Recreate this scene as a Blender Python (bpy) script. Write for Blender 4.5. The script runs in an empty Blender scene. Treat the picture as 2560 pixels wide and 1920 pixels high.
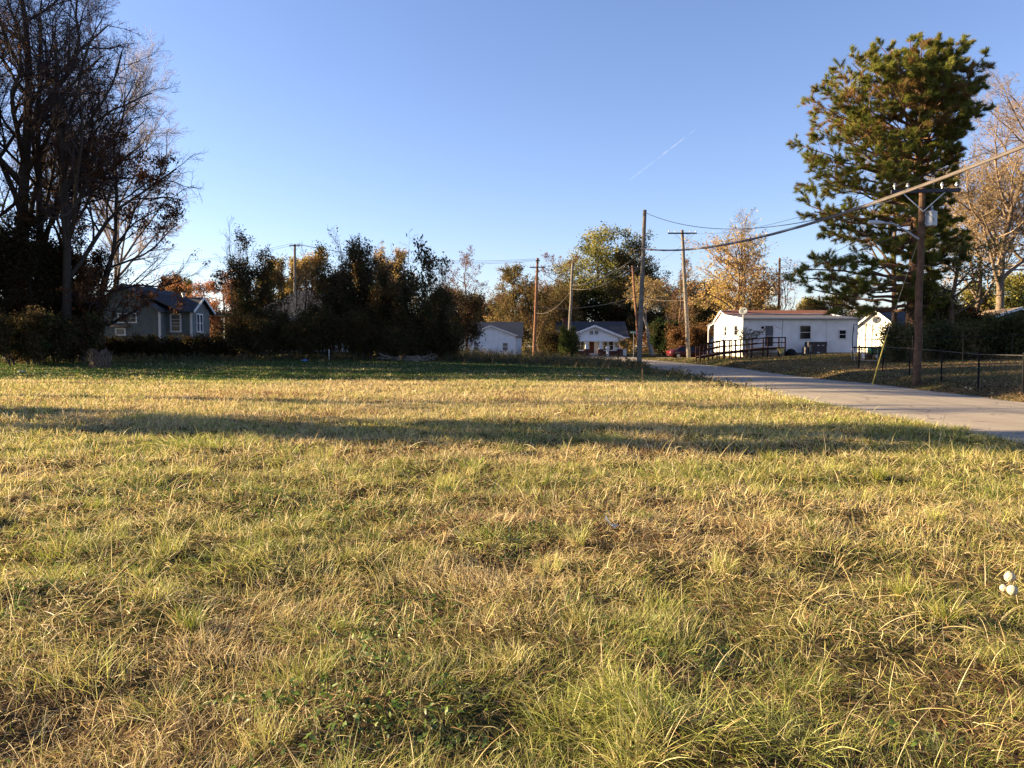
import bpy, math, random
import numpy as np
from mathutils import Vector, Matrix, Quaternion

# ---------------------------------------------------------------- camera, sky, sun, exposure
sc = bpy.context.scene
col = sc.collection
CAM_Z, FPX, CX, CY, HOR = 1.6, 1934.0, 1280.0, 960.0, 865.0
PITCH = math.atan((CY - HOR) / FPX)
cd = bpy.data.cameras.new('camera'); cam = bpy.data.objects.new('camera', cd); col.objects.link(cam)
cd.sensor_width = 36.0; cd.lens = FPX / 2560.0 * 36.0; cd.clip_end = 30000.0
cam.location = (0, 0, CAM_Z); cam.rotation_euler = (math.pi / 2 - PITCH, 0, 0)
sc.camera = cam

SUN_EL, SUN_AZ = math.radians(15.8), math.radians(80.0)      # azimuth measured from +Y towards -X
SUND = Vector((-math.sin(SUN_AZ) * math.cos(SUN_EL), math.cos(SUN_AZ) * math.cos(SUN_EL), math.sin(SUN_EL)))
w = bpy.data.worlds.new('World'); sc.world = w; w.use_nodes = True
nt = w.node_tree; nt.nodes.clear()
sky = nt.nodes.new('ShaderNodeTexSky'); sky.sky_type = 'NISHITA'; sky.sun_disc = False
sky.sun_elevation = SUN_EL; sky.sun_rotation = -SUN_AZ
sky.air_density = 1.0; sky.dust_density = 0.4; sky.ozone_density = 2.2; sky.altitude = 100
bg = nt.nodes.new('ShaderNodeBackground'); bg.inputs[1].default_value = 0.052
wo = nt.nodes.new('ShaderNodeOutputWorld')
tn = nt.nodes.new('ShaderNodeMix'); tn.data_type = 'RGBA'; tn.blend_type = 'MULTIPLY'; tn.inputs[0].default_value = 1.0
tn.inputs[7].default_value = (.95, .895, 1.07, 1)          # white balance of the photograph's blue sky
nt.links.new(sky.outputs[0], tn.inputs[6]); nt.links.new(tn.outputs[2], bg.inputs[0]); nt.links.new(bg.outputs[0], wo.inputs[0])
sl = bpy.data.lights.new('sun', 'SUN'); sun = bpy.data.objects.new('sun', sl); col.objects.link(sun)
sl.energy = 5.0; sl.angle = math.radians(0.5); sl.color = (1.0, 0.76, 0.44)
sun.rotation_euler = (-SUND).to_track_quat('-Z', 'Y').to_euler()
sun.location = (-60, 20, 40)
sc.view_settings.view_transform = 'Standard'; sc.view_settings.look = 'None'
sc.view_settings.exposure = 2.24; sc.view_settings.gamma = 1.0
sc.cycles.max_bounces = 5; sc.cycles.diffuse_bounces = 3; sc.cycles.glossy_bounces = 2
sc.cycles.transmission_bounces = 4; sc.cycles.transparent_max_bounces = 6
sc.cycles.use_denoising = True; sc.cycles.denoiser = 'OPENIMAGEDENOISE'; sc.cycles.denoising_input_passes = 'RGB_ALBEDO_NORMAL'; sc.cycles.denoising_prefilter = 'NONE'
sc.cycles.caustics_reflective = False; sc.cycles.caustics_refractive = False

# ---------------------------------------------------------------- helpers
def P(px, py, d):
    """point at forward distance d (metres along +Y) seen at photo pixel px,py"""
    x = (px - CX) / FPX; y = (CY - py) / FPX
    c, s = math.cos(PITCH), math.sin(PITCH)
    vy = c + y * s; vz = -s + y * c
    k = d / vy
    return Vector((x * k, d, CAM_Z + vz * k))

def tag(o, label=None, cat=None, group=None, kind=None):
    if label: o['label'] = label
    if cat: o['category'] = cat
    if group: o['group'] = group
    if kind: o['kind'] = kind
    return o

def empty(name, loc, label, cat, group=None, rz=0.0):
    o = bpy.data.objects.new(name, None); col.objects.link(o)
    o.location = loc; o.rotation_euler = (0, 0, rz)
    return tag(o, label, cat, group)

def link(name, me, parent=None):
    o = bpy.data.objects.new(name, me); col.objects.link(o)
    if parent is not None: o.parent = parent
    return o

def norm(a):
    return a / np.maximum(np.linalg.norm(a, axis=-1, keepdims=True), 1e-9)

_vt = np.random.default_rng(7).random((8, 256, 256))
def vnoise(x, y, scale, seed=0):
    x = np.asarray(x, float) / scale; y = np.asarray(y, float) / scale
    xi = np.floor(x).astype(int); yi = np.floor(y).astype(int)
    fx = x - xi; fy = y - yi
    fx = fx * fx * (3 - 2 * fx); fy = fy * fy * (3 - 2 * fy)
    T = _vt[seed % 8]
    g = lambda a, b: T[a & 255, b & 255]
    return (g(xi, yi) * (1 - fx) + g(xi + 1, yi) * fx) * (1 - fy) + (g(xi, yi + 1) * (1 - fx) + g(xi + 1, yi + 1) * fx) * fy

def fnoise(x, y, scale, seed=0):
    return (vnoise(x, y, scale, seed) * .55 + vnoise(x, y, scale * .43, seed + 1) * .3 + vnoise(x, y, scale * .19, seed + 2) * .15)

def fast_mesh(name, V, polys, mats, pmat=None, colr=None, smooth=False):
    """V (n,3); polys: list of int arrays (m,k)"""
    me = bpy.data.meshes.new(name)
    V = np.asarray(V, np.float32)
    me.vertices.add(len(V)); me.vertices.foreach_set('co', V.ravel())
    nl = sum(p.size for p in polys); npol = sum(len(p) for p in polys)
    me.loops.add(nl); me.polygons.add(npol)
    me.loops.foreach_set('vertex_index', np.concatenate([p.ravel() for p in polys]).astype(np.int32))
    tot = np.concatenate([np.full(len(p), p.shape[1], np.int32) for p in polys])
    st = np.zeros(npol, np.int32); st[1:] = np.cumsum(tot)[:-1]
    me.polygons.foreach_set('loop_start', st)
    if pmat is not None: me.polygons.foreach_set('material_index', np.asarray(pmat, np.int32))
    if smooth: me.polygons.foreach_set('use_smooth', np.ones(npol, bool))
    for m in mats: me.materials.append(m)
    if colr is not None:
        at = me.color_attributes.new('col', 'FLOAT_COLOR', 'POINT')
        c = np.ones((len(V), 4), np.float32); c[:, :3] = colr
        at.data.foreach_set('color', c.ravel())
    me.update(calc_edges=True)
    return me

# ---------------------------------------------------------------- materials
def newmat(name):
    m = bpy.data.materials.new(name); m.use_nodes = True
    n = m.node_tree; n.nodes.clear()
    o = n.nodes.new('ShaderNodeOutputMaterial')
    return m, n, o

def solid(name, c, rough=.7, spec=.3, metal=0.0, var=.12, scale=3.0, bump=0.0, bscale=30.0, c2=None):
    """painted / plain surface with a procedural mottling of its own colour"""
    m, n, o = newmat(name)
    b = n.nodes.new('ShaderNodeBsdfPrincipled'); n.links.new(b.outputs[0], o.inputs[0])
    b.inputs['Roughness'].default_value = rough; b.inputs['Metallic'].default_value = metal
    b.inputs['Specular IOR Level'].default_value = spec
    tc = n.nodes.new('ShaderNodeTexCoord'); nz = n.nodes.new('ShaderNodeTexNoise')
    nz.inputs['Scale'].default_value = scale; nz.inputs['Detail'].default_value = 6
    n.links.new(tc.outputs['Object'], nz.inputs['Vector'])
    mx = n.nodes.new('ShaderNodeMix'); mx.data_type = 'RGBA'
    a = [x * (1 - var) for x in c]; d = [min(1, x * (1 + var)) for x in (c2 or c)]
    mx.inputs[6].default_value = (*a, 1); mx.inputs[7].default_value = (*d, 1)
    rp = n.nodes.new('ShaderNodeMapRange'); rp.inputs[1].default_value = .3; rp.inputs[2].default_value = .7
    n.links.new(nz.outputs['Fac'], rp.inputs[0]); n.links.new(rp.outputs[0], mx.inputs[0])
    n.links.new(mx.outputs[2], b.inputs['Base Color'])
    if bump > 0:
        n2 = n.nodes.new('ShaderNodeTexNoise'); n2.inputs['Scale'].default_value = bscale; n2.inputs['Detail'].default_value = 4
        n.links.new(tc.outputs['Object'], n2.inputs['Vector'])
        bp = n.nodes.new('ShaderNodeBump'); bp.inputs['Strength'].default_value = bump; bp.inputs['Distance'].default_value = .02
        n.links.new(n2.outputs['Fac'], bp.inputs['Height']); n.links.new(bp.outputs[0], b.inputs['Normal'])
    return m

def leafmat(name, trans=.4, gloss=.0):
    m, n, o = newmat(name)
    at = n.nodes.new('ShaderNodeAttribute'); at.attribute_name = 'col'
    d = n.nodes.new('ShaderNodeBsdfDiffuse'); t = n.nodes.new('ShaderNodeBsdfTranslucent')
    mx = n.nodes.new('ShaderNodeMixShader'); mx.inputs[0].default_value = trans
    n.links.new(at.outputs['Color'], d.inputs[0]); n.links.new(at.outputs['Color'], t.inputs[0])
    n.links.new(d.outputs[0], mx.inputs[1]); n.links.new(t.outputs[0], mx.inputs[2])
    last = mx
    if gloss > 0:
        g = n.nodes.new('ShaderNodeBsdfGlossy'); g.inputs['Roughness'].default_value = .45
        g.inputs[0].default_value = (1, 1, 1, 1)
        m2 = n.nodes.new('ShaderNodeMixShader'); m2.inputs[0].default_value = gloss
        n.links.new(mx.outputs[0], m2.inputs[1]); n.links.new(g.outputs[0], m2.inputs[2]); last = m2
    n.links.new(last.outputs[0], o.inputs[0])
    return m

def glassmat(name, c=(.015, .017, .02)):
    m, n, o = newmat(name)
    b = n.nodes.new('ShaderNodeBsdfPrincipled'); n.links.new(b.outputs[0], o.inputs[0])
    tc = n.nodes.new('ShaderNodeTexCoord'); nz = n.nodes.new('ShaderNodeTexNoise'); nz.inputs['Scale'].default_value = 1.5
    n.links.new(tc.outputs['Object'], nz.inputs['Vector'])
    mx = n.nodes.new('ShaderNodeMix'); mx.data_type = 'RGBA'
    mx.inputs[6].default_value = (*[x * .6 for x in c], 1); mx.inputs[7].default_value = (*[x * 1.6 for x in c], 1)
    n.links.new(nz.outputs['Fac'], mx.inputs[0]); n.links.new(mx.outputs[2], b.inputs['Base Color'])
    b.inputs['Roughness'].default_value = .08; b.inputs['Specular IOR Level'].default_value = .3
    return m

M = {}
def bark(name, c, var=.35):
    if name not in M:
        M[name] = solid(name, c, rough=.95, spec=.1, var=var, scale=9.0, bump=.6, bscale=22)
    return M[name]
M['leaf'] = leafmat('leaf', .38)
M['grass'] = leafmat('grass', .40, .02)
M['needle'] = leafmat('needle', .35)
M['white_siding'] = solid('white_siding', (.84, .85, .86), .75, .2, var=.1, scale=1.2)
M['white_paint'] = solid('white_paint', (.74, .74, .73), .6, .3, var=.07, scale=2)
M['cream_siding'] = solid('cream_siding', (.70, .66, .56), .75, .2, var=.08, scale=1.5)
M['blue_siding'] = solid('blue_siding', (.66, .72, .77), .75, .2, var=.08, scale=1.5)
M['grey_siding'] = solid('grey_siding', (.15, .17, .165), .8, .2, var=.15, scale=1.5)
M['dark_shingle'] = solid('dark_shingle', (.055, .06, .07), .95, .1, var=.35, scale=5, bump=.4)
M['brown_shingle'] = solid('brown_shingle', (.19, .085, .06), .95, .1, var=.3, scale=6, bump=.4)
M['tan_shingle'] = solid('tan_shingle', (.21, .155, .11), .95, .1, var=.25, scale=6, bump=.4)
M['grey_roofing'] = solid('grey_roofing', (.105, .10, .105), .7, .3, var=.25, scale=2)
M['concrete'] = solid('concrete', (.36, .35, .33), .9, .2, var=.2, scale=4, bump=.2)
M['brick'] = solid('brick', (.10, .042, .035), .9, .2, var=.35, scale=12, bump=.3)
M['glass'] = glassmat('glass')
M['blind_glass'] = glassmat('blind_glass', (.12, .13, .14))
M['deck_wood'] = solid('deck_wood', (.035, .016, .013), .8, .2, var=.3, scale=6, bump=.2)
M['grey_pole'] = solid('grey_pole', (.17, .15, .13), .95, .1, var=.3, scale=5, bump=.5)
M['brown_pole'] = solid('brown_pole', (.10, .062, .042), .95, .1, var=.4, scale=5, bump=.5)
M['red_pole'] = solid('red_pole', (.18, .095, .062), .95, .1, var=.35, scale=5, bump=.5)
M['dark_wood'] = solid('dark_wood', (.05, .05, .06), .9, .2, var=.3, scale=5)
M['cable'] = solid('cable', (.095, .08, .072), .6, .4, var=.2, scale=3)
M['black_cable'] = solid('black_cable', (.025, .025, .03), .6, .4, var=.2, scale=3)
M['galv'] = solid('galv', (.45, .46, .48), .45, .5, metal=.6, var=.1, scale=6)
M['grey_metal'] = solid('grey_metal', (.42, .45, .48), .5, .4, var=.08, scale=4)
M['black_metal'] = solid('black_metal', (.010, .010, .011), .8, .1, var=.2, scale=6)
M['rubber'] = solid('rubber', (.018, .018, .018), .85, .2, var=.2, scale=6)
M['red_paint'] = solid('red_paint', (.06, .006, .011), .25, .6, var=.08, scale=2)
M['silver_paint'] = solid('silver_paint', (.55, .58, .62), .3, .5, metal=.2, var=.05)
M['white_car'] = solid('white_car', (.75, .75, .75), .3, .5, var=.05)
M['rim'] = solid('rim', (.55, .55, .56), .35, .5, metal=.7, var=.1)
M['green_paint'] = solid('green_paint', (.02, .14, .05), .35, .5, var=.1)
M['yellow'] = solid('yellow', (.36, .29, .05), .6, .3, var=.12, scale=6)
M['tan_cloth'] = solid('tan_cloth', (.55, .45, .16), .9, .1, var=.2)
M['charcoal'] = solid('charcoal', (.055, .05, .052), .7, .3, var=.2)
M['stop_red'] = solid('stop_red', (.35, .02, .025), .5, .4, var=.1)
M['sign_green'] = solid('sign_green', (.25, .42, .33), .5, .4, var=.05)
M['plastic_white'] = solid('plastic_white', (.8, .8, .8), .5, .4, var=.05)
M['blue_plastic'] = solid('blue_plastic', (.05, .16, .42), .5, .4, var=.1)
M['puff'] = solid('puff', (.58, .50, .36), .95, .1, var=.12, scale=40, bump=.8, bscale=120)
M['tail'] = solid('tail', (.3, .01, .01), .2, .6, var=.05)
M['asphalt'] = None

# ---------------------------------------------------------------- simple mesh builder
class MB:
    def __init__(s): s.v = []; s.f = []
    def add(s, vs, fs):
        o = len(s.v); s.v += [tuple(x) for x in vs]; s.f += [tuple(i + o for i in f) for f in fs]; return s
    def box(s, x0, x1, y0, y1, z0, z1):
        return s.add([(x0, y0, z0), (x1, y0, z0), (x1, y1, z0), (x0, y1, z0), (x0, y0, z1), (x1, y0, z1), (x1, y1, z1), (x0, y1, z1)],
                     [(0, 3, 2, 1), (4, 5, 6, 7), (0, 1, 5, 4), (1, 2, 6, 5), (2, 3, 7, 6), (3, 0, 4, 7)])
    def bar(s, a, b, w=.05, h=None, up=(0, 0, 1)):
        """square bar from a to b, w across, h along up"""
        a = Vector(a); b = Vector(b); h = h or w
        d = (b - a).normalized(); u = Vector(up)
        if abs(d.dot(u)) > .99: u = Vector((0, 1, 0))
        r = d.cross(u).normalized() * w / 2; u = r.cross(d).normalized() * h / 2
        vs = [a - r - u, a + r - u, a + r + u, a - r + u, b - r - u, b + r - u, b + r + u, b - r + u]
        return s.add(vs, [(0, 1, 2, 3), (7, 6, 5, 4), (0, 4, 5, 1), (1, 5, 6, 2), (2, 6, 7, 3), (3, 7, 4, 0)])
    def tube(s, pts, r, n=8, caps=True):
        pts = [Vector(p) for p in pts]
        rr = r if isinstance(r, (list, tuple)) else [r] * len(pts)
        o = len(s.v); ref = None
        for i, p in enumerate(pts):
            t = (pts[min(i + 1, len(pts) - 1)] - pts[max(i - 1, 0)]).normalized()
            if ref is None:
                ref = Vector((0, 0, 1)) if abs(t.z) < .9 else Vector((1, 0, 0))
            u = t.cross(ref).normalized(); v = t.cross(u).normalized()
            for k in range(n):
                a = 2 * math.pi * k / n
                s.v.append(tuple(p + (u * math.cos(a) + v * math.sin(a)) * rr[i]))
        for i in range(len(pts) - 1):
            for k in range(n):
                a = o + i * n + k; b = o + i * n + (k + 1) % n
                s.f.append((a, b, b + n, a + n))
        if caps:
            s.f.append(tuple(o + k for k in range(n))[::-1]); e = o + (len(pts) - 1) * n
            s.f.append(tuple(e + k for k in range(n)))
        return s
    def lathe(s, prof, n=16, c=(0, 0, 0), axis='z'):
        o = len(s.v)
        for (r, z) in prof:
            for k in range(n):
                a = 2 * math.pi * k / n
                q = (r * math.cos(a), r * math.sin(a), z)
                if axis == 'y': q = (q[0], q[2], q[1])
                if axis == 'x': q = (q[2], q[0], q[1])
                s.v.append((q[0] + c[0], q[1] + c[1], q[2] + c[2]))
        for i in range(len(prof) - 1):
            for k in range(n):
                a = o + i * n + k; b = o + i * n + (k + 1) % n
                s.f.append((a, b, b + n, a + n))
        s.f.append(tuple(o + k for k in range(n))[::-1]); e = o + (len(prof) - 1) * n
        s.f.append(tuple(e + k for k in range(n)))
        return s
    def prism(s, poly, d0, d1, axis='y'):
        """extrude a polygon given in the other two axes"""
        n = len(poly)
        def q(p, d): return {'y': (p[0], d, p[1]), 'x': (d, p[0], p[1]), 'z': (p[0], p[1], d)}[axis]
        vs = [q(p, d0) for p in poly] + [q(p, d1) for p in poly]
        return s.add(vs, [tuple(range(n))[::-1], tuple(range(n, 2 * n))] + [(i, (i + 1) % n, (i + 1) % n + n, i + n) for i in range(n)])
    def build(s, name, mat, parent=None, smooth=False, bevel=0.0):
        me = bpy.data.meshes.new(name); me.from_pydata(s.v, [], s.f); me.materials.append(mat)
        import bmesh
        bm = bmesh.new(); bm.from_mesh(me); bmesh.ops.recalc_face_normals(bm, faces=bm.faces)
        if bevel > 0:
            bmesh.ops.bevel(bm, geom=list(bm.edges), offset=bevel, segments=2, affect='EDGES', clamp_overlap=True)
        bm.to_mesh(me); bm.free()
        if smooth:
            for p in me.polygons: p.use_smooth = True
        return link(name, me, parent)

# ---------------------------------------------------------------- ground shape
EY = np.array([-60, 0, 12, 21, 29, 42, 53, 62, 70, 80, 96, 400.])
ER = np.array([13.8, 13.8, 13.8, 13.9, 14.6, 14.6, 15.7, 15.8, 15.8, 15.4, 15.2, 15.2])
EL = np.array([7.6, 8.0, 8.3, 8.6, 9.1, 9.5, 9.9, 10.1, 10.2, 10.3, 10.5, 10.5])
def eright(y): return np.interp(y, EY, ER)
def eleft(y): return np.interp(y, EY, EL) + .0
def zg(x, y):
    x = np.asarray(x, float); y = np.asarray(y, float)
    s = x - eright(y)
    far = np.interp(y, [76, 92], [1.0, .12])
    zr = np.interp(s, [.15, .5, 1.5, 4, 9, 14, 40], [0, .06, .34, .5, .76, .88, 1.1]) * far * np.interp(y, [0, 20], [.5, 1])
    sl_ = eleft(y) - x
    zl = np.interp(y, [36, 60, 75, 100], [0, .55, 1.0, .6]) * np.interp(sl_, [2, 14, 22], [0, .75, 1.0])
    bump = (fnoise(x, y, 3.1, 3) - .5) * .09 * np.clip(np.minimum(1, sl_ / 1.5), 0, 1) * np.interp(y, [50, 90], [1, .3])
    nr = np.clip(np.minimum(1, sl_ / 1.0), 0, 1) * np.interp(y, [14, 26], [1, .35])
    bump = bump + nr * ((vnoise(x, y, .62, 2) - .5) * .10 + (vnoise(x, y, .27, 4) - .5) * .05)
    bump2 = (fnoise(x, y, 4.0, 5) - .5) * .14 * np.clip((s - .4) / 2, 0, 1)
    return np.where(s > 0, zr + bump2, np.where(sl_ > 0, zl + bump, 0.0))
def gz(x, y): return float(zg(x, y))
def G(px, d, dz=0.0):
    """ground point straight ahead distance d under photo column px"""
    x = (px - CX) / FPX * d / math.cos(PITCH) * math.cos(PITCH)
    return Vector((x, d, gz(x, d) + dz))

def build_ground():
    xs = np.unique(np.concatenate([np.arange(-700, -80, 40.), np.arange(-80, -24, 2.), np.arange(-24, -12, .3), np.arange(-12, 12, .15), np.arange(12, 30, .4), np.arange(30, 80, 2.), np.arange(80, 721, 40.)]))
    ys = np.unique(np.concatenate([np.arange(-80, -6, 4.), np.arange(-6, 1, .5), np.arange(1, 18, .15), np.arange(18, 60, .4), np.arange(60, 140, 1.5), np.arange(140, 300, 10.), np.arange(300, 1501, 60.)]))
    X, Y = np.meshgrid(xs, ys); Z = zg(X, Y)
    V = np.stack([X, Y, Z], -1).reshape(-1, 3)
    nx, ny = len(xs), len(ys)
    i = np.arange((ny - 1) * (nx - 1)); r = i // (nx - 1); c = i % (nx - 1)
    a = r * nx + c
    F = np.stack([a, a + 1, a + 1 + nx, a + nx], 1)
    m, n, o = newmat('ground_soil')
    b = n.nodes.new('ShaderNodeBsdfDiffuse'); n.links.new(b.outputs[0], o.inputs[0])
    tc = n.nodes.new('ShaderNodeTexCoord')
    def noise(scale, det=6):
        z = n.nodes.new('ShaderNodeTexNoise'); z.inputs['Scale'].default_value = scale; z.inputs['Detail'].default_value = det
        n.links.new(tc.outputs['Object'], z.inputs['Vector']); return z
    def mix(f, ca, cb, lo, hi):
        rp = n.nodes.new('ShaderNodeMapRange'); rp.inputs[1].default_value = lo; rp.inputs[2].default_value = hi
        n.links.new(f, rp.inputs[0])
        x = n.nodes.new('ShaderNodeMix'); x.data_type = 'RGBA'; n.links.new(rp.outputs[0], x.inputs[0])
        for s, k in ((6, ca), (7, cb)):
            if isinstance(k, tuple): x.inputs[s].default_value = (*k, 1)
            else: n.links.new(k, x.inputs[s])
        return x.outputs[2]
    c1 = mix(noise(.5).outputs[0], (.055, .038, .022), (.035, .04, .016), .4, .6)
    c2 = mix(noise(14).outputs[0], c1, (.10, .075, .042), .5, .75)
    n.links.new(c2, b.inputs[0])
    bp = n.nodes.new('ShaderNodeBump'); bp.inputs['Strength'].default_value = .8; bp.inputs['Distance'].default_value = .05
    n.links.new(noise(30).outputs[0], bp.inputs['Height']); n.links.new(bp.outputs[0], b.inputs['Normal'])
    tag(link('ground', fast_mesh('ground', V, [F], [m], smooth=True)), kind='structure')

def build_roads():
    m, n, o = newmat('asphalt')
    b = n.nodes.new('ShaderNodeBsdfPrincipled'); n.links.new(b.outputs[0], o.inputs[0])
    b.inputs['Roughness'].default_value = .9; b.inputs['Specular IOR Level'].default_value = .2
    tc = n.nodes.new('ShaderNodeTexCoord')
    def noise(scale, det=6, vec=None):
        z = n.nodes.new('ShaderNodeTexNoise'); z.inputs['Scale'].default_value = scale; z.inputs['Detail'].default_value = det
        n.links.new(vec or tc.outputs['Object'], z.inputs['Vector']); return z
    mp = n.nodes.new('ShaderNodeMapping'); mp.inputs['Scale'].default_value = (1, .06, 1)
    n.links.new(tc.outputs['Object'], mp.inputs[0])
    streak = noise(1.6, 4, mp.outputs[0]); big = noise(.35); fine = noise(60, 3)
    def mix(f, ca, cb, lo, hi):
        rp = n.nodes.new('ShaderNodeMapRange'); rp.inputs[1].default_value = lo; rp.inputs[2].default_value = hi
        n.links.new(f, rp.inputs[0])
        x = n.nodes.new('ShaderNodeMix'); x.data_type = 'RGBA'; n.links.new(rp.outputs[0], x.inputs[0])
        for s, k in ((6, ca), (7, cb)):
            if isinstance(k, tuple): x.inputs[s].default_value = (*k, 1)
            else: n.links.new(k, x.inputs[s])
        return x.outputs[2]
    c = mix(streak.outputs[0], (.24, .205, .165), (.31, .265, .21), .35, .65)
    c = mix(big.outputs[0], c, (.21, .18, .145), .55, .75)
    c = mix(fine.outputs[0], c, (.42, .36, .28), .55, .8)
    vo = n.nodes.new('ShaderNodeTexVoronoi'); vo.feature = 'DISTANCE_TO_EDGE'; vo.inputs['Scale'].default_value = .45
    wv = noise(1.3, 5)
    ad = n.nodes.new('ShaderNodeVectorMath'); ad.operation = 'ADD'
    sc_ = n.nodes.new('ShaderNodeVectorMath'); sc_.operation = 'SCALE'; sc_.inputs['Scale'].default_value = .9
    n.links.new(wv.outputs['Color'], sc_.inputs[0]); n.links.new(tc.outputs['Object'], ad.inputs[0]); n.links.new(sc_.outputs[0], ad.inputs[1])
    n.links.new(ad.outputs[0], vo.inputs['Vector'])
    crk = mix(vo.outputs['Distance'], (.11, .10, .09), c, .0015, .009)
    n.links.new(crk, b.inputs['Base Color'])
    bp = n.nodes.new('ShaderNodeBump'); bp.inputs['Strength'].default_value = .35; bp.inputs['Distance'].default_value = .01
    n.links.new(fine.outputs[0], bp.inputs['Height']); n.links.new(bp.outputs[0], b.inputs['Normal'])
    M['asphalt'] = m
    rng = np.random.default_rng(3)
    ys = np.arange(-40, 97.1, .5)
    L = eleft(ys) - .05 + (fnoise(ys, ys * 0 + 3, 1.3, 2) - .5) * .45
    R = eright(ys) + .1 + (fnoise(ys, ys * 0 + 9, 1.1, 4) - .5) * .25
    nn = 7
    T = np.linspace(0, 1, nn)
    X = L[:, None] * (1 - T) + R[:, None] * T
    crown = .03 + .05 * (1 - (2 * T - 1) ** 2)
    V = np.stack([X, np.repeat(ys[:, None], nn, 1), np.repeat(crown[None], len(ys), 0)], -1).reshape(-1, 3)
    i = np.arange((len(ys) - 1) * (nn - 1)); r = i // (nn - 1); c_ = i % (nn - 1); a = r * nn + c_
    tag(link('road', fast_mesh('road', V, [np.stack([a, a + 1, a + 1 + nn, a + nn], 1)], [m], smooth=True)), kind='structure')
    mb = MB(); mb.add([(-70, 96.5, .045), (90, 96.5, .045), (90, 117, .045), (-70, 117, .045)], [(0, 1, 2, 3)])
    tag(mb.build('cross_street', m), kind='structure')
    # loose pale gravel along both edges of the asphalt, real ragged strips
    for nm, E, s0 in (('road_edge', R, 1), ('road_edge', L, -1)):
        k = (ys > 14)
        yy = ys[k]; e = E[k]
        wd = .05 + .22 * np.clip(fnoise(yy, yy * 0 + 2 + s0, 1.7, 1) - .38, 0, 1) * 2
        A = np.stack([e - wd * .5, yy, np.full_like(yy, .042)], 1); B = np.stack([e + wd * .5, yy, np.full_like(yy, .042)], 1)
        V = np.concatenate([A, B]); q = np.arange(len(yy) - 1); N_ = len(yy)
        tag(link(nm, fast_mesh(nm, V, [np.stack([q, q + N_, q + N_ + 1, q + 1], 1)], [M['concrete']])), kind='structure')
    mb = MB(); mb.add([(10.9, 95.4, .092), (15.1, 95.4, .092), (15.1, 95.9, .092), (10.9, 95.9, .092)], [(0, 1, 2, 3)])
    tag(mb.build('road_marking', M['white_paint']), kind='structure')
build_ground(); build_roads()

# ---------------------------------------------------------------- branching plants
def grow(rng, S, D, L, R0, R1, K, wander, up):
    N = len(S); Pp = np.zeros((N, K, 3)); Pp[:, 0] = S; d = norm(D); p = S.copy()
    up = np.broadcast_to(np.asarray(up, float), (N,))
    for k in range(1, K):
        p = p + d * (L / (K - 1))[:, None]; Pp[:, k] = p
        d = d + rng.normal(size=(N, 3)) * wander; d[:, 2] += up; d = norm(d)
    t = np.linspace(0, 1, K)
    return Pp, R0[:, None] * (1 - t) + R1[:, None] * t

def kids(rng, Pp, R, n, t0, t1, ang, angsd, ratio, K, wander, up, rr=.55, taper=.35, fall=.45, flat=0.0, minr=.004):
    N, Kp, _ = Pp.shape
    idx = np.repeat(np.arange(N), n)
    t = t0 + (t1 - t0) * ((np.tile(np.arange(n), N) + rng.random(N * n)) / n)
    f = t * (Kp - 1); i0 = np.clip(np.floor(f).astype(int), 0, Kp - 2); w_ = f - i0
    S = Pp[idx, i0] * (1 - w_)[:, None] + Pp[idx, i0 + 1] * w_[:, None]
    T = norm(Pp[idx, i0 + 1] - Pp[idx, i0])
    r = R[idx, i0] * (1 - w_) + R[idx, i0 + 1] * w_
    rv = rng.normal(size=(N * n, 3)); rv[:, 2] *= (1 - flat)
    pv = norm(rv - (rv * T).sum(1, keepdims=True) * T)
    a = rng.normal(ang, angsd, N * n)
    D = T * np.cos(a)[:, None] + pv * np.sin(a)[:, None]
    PL = np.linalg.norm(np.diff(Pp, axis=1), axis=2).sum(1)[idx]
    L = PL * rng.uniform(ratio[0], ratio[1], N * n) * (1 - fall * t)
    c = grow(rng, S, D, L, np.maximum(r * rr, minr), np.maximum(r * rr * taper, minr * .7), K, wander, up)
    return c[0], c[1], idx

def tubes(sets, sides):
    """list of (P,R) and side counts -> verts, quads"""
    Vs, Fs, off = [], [], 0
    for (Pp, R), n in zip(sets, sides):
        N, K, _ = Pp.shape
        if N == 0: continue
        T = np.zeros_like(Pp); T[:, 1:-1] = Pp[:, 2:] - Pp[:, :-2]; T[:, 0] = Pp[:, 1] - Pp[:, 0]; T[:, -1] = Pp[:, -1] - Pp[:, -2]
        T = norm(T)
        ax = norm(Pp[:, -1] - Pp[:, 0]); ref = np.where(np.abs(ax[:, 2:3]) < .8, np.array([[0, 0, 1.]]), np.array([[1., 0, 0]]))
        U = norm(np.cross(T, ref[:, None, :])); Vv = np.cross(T, U)
        a = np.arange(n) * 2 * math.pi / n
        V = Pp[:, :, None, :] + R[:, :, None, None] * (U[:, :, None, :] * np.cos(a)[None, None, :, None] + Vv[:, :, None, :] * np.sin(a)[None, None, :, None])
        Vs.append(V.reshape(-1, 3))
        b = (np.arange(N) * K * n)[:, None, None] + (np.arange(K - 1) * n)[None, :, None] + np.arange(n)[None, None, :]
        nx = (np.arange(N) * K * n)[:, None, None] + (np.arange(K - 1) * n)[None, :, None] + ((np.arange(n) + 1) % n)[None, None, :]
        Fs.append((np.stack([b, nx, nx + n, b + n], -1).reshape(-1, 4)) + off)
        off += N * K * n
    return np.concatenate(Vs), np.concatenate(Fs)

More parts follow.
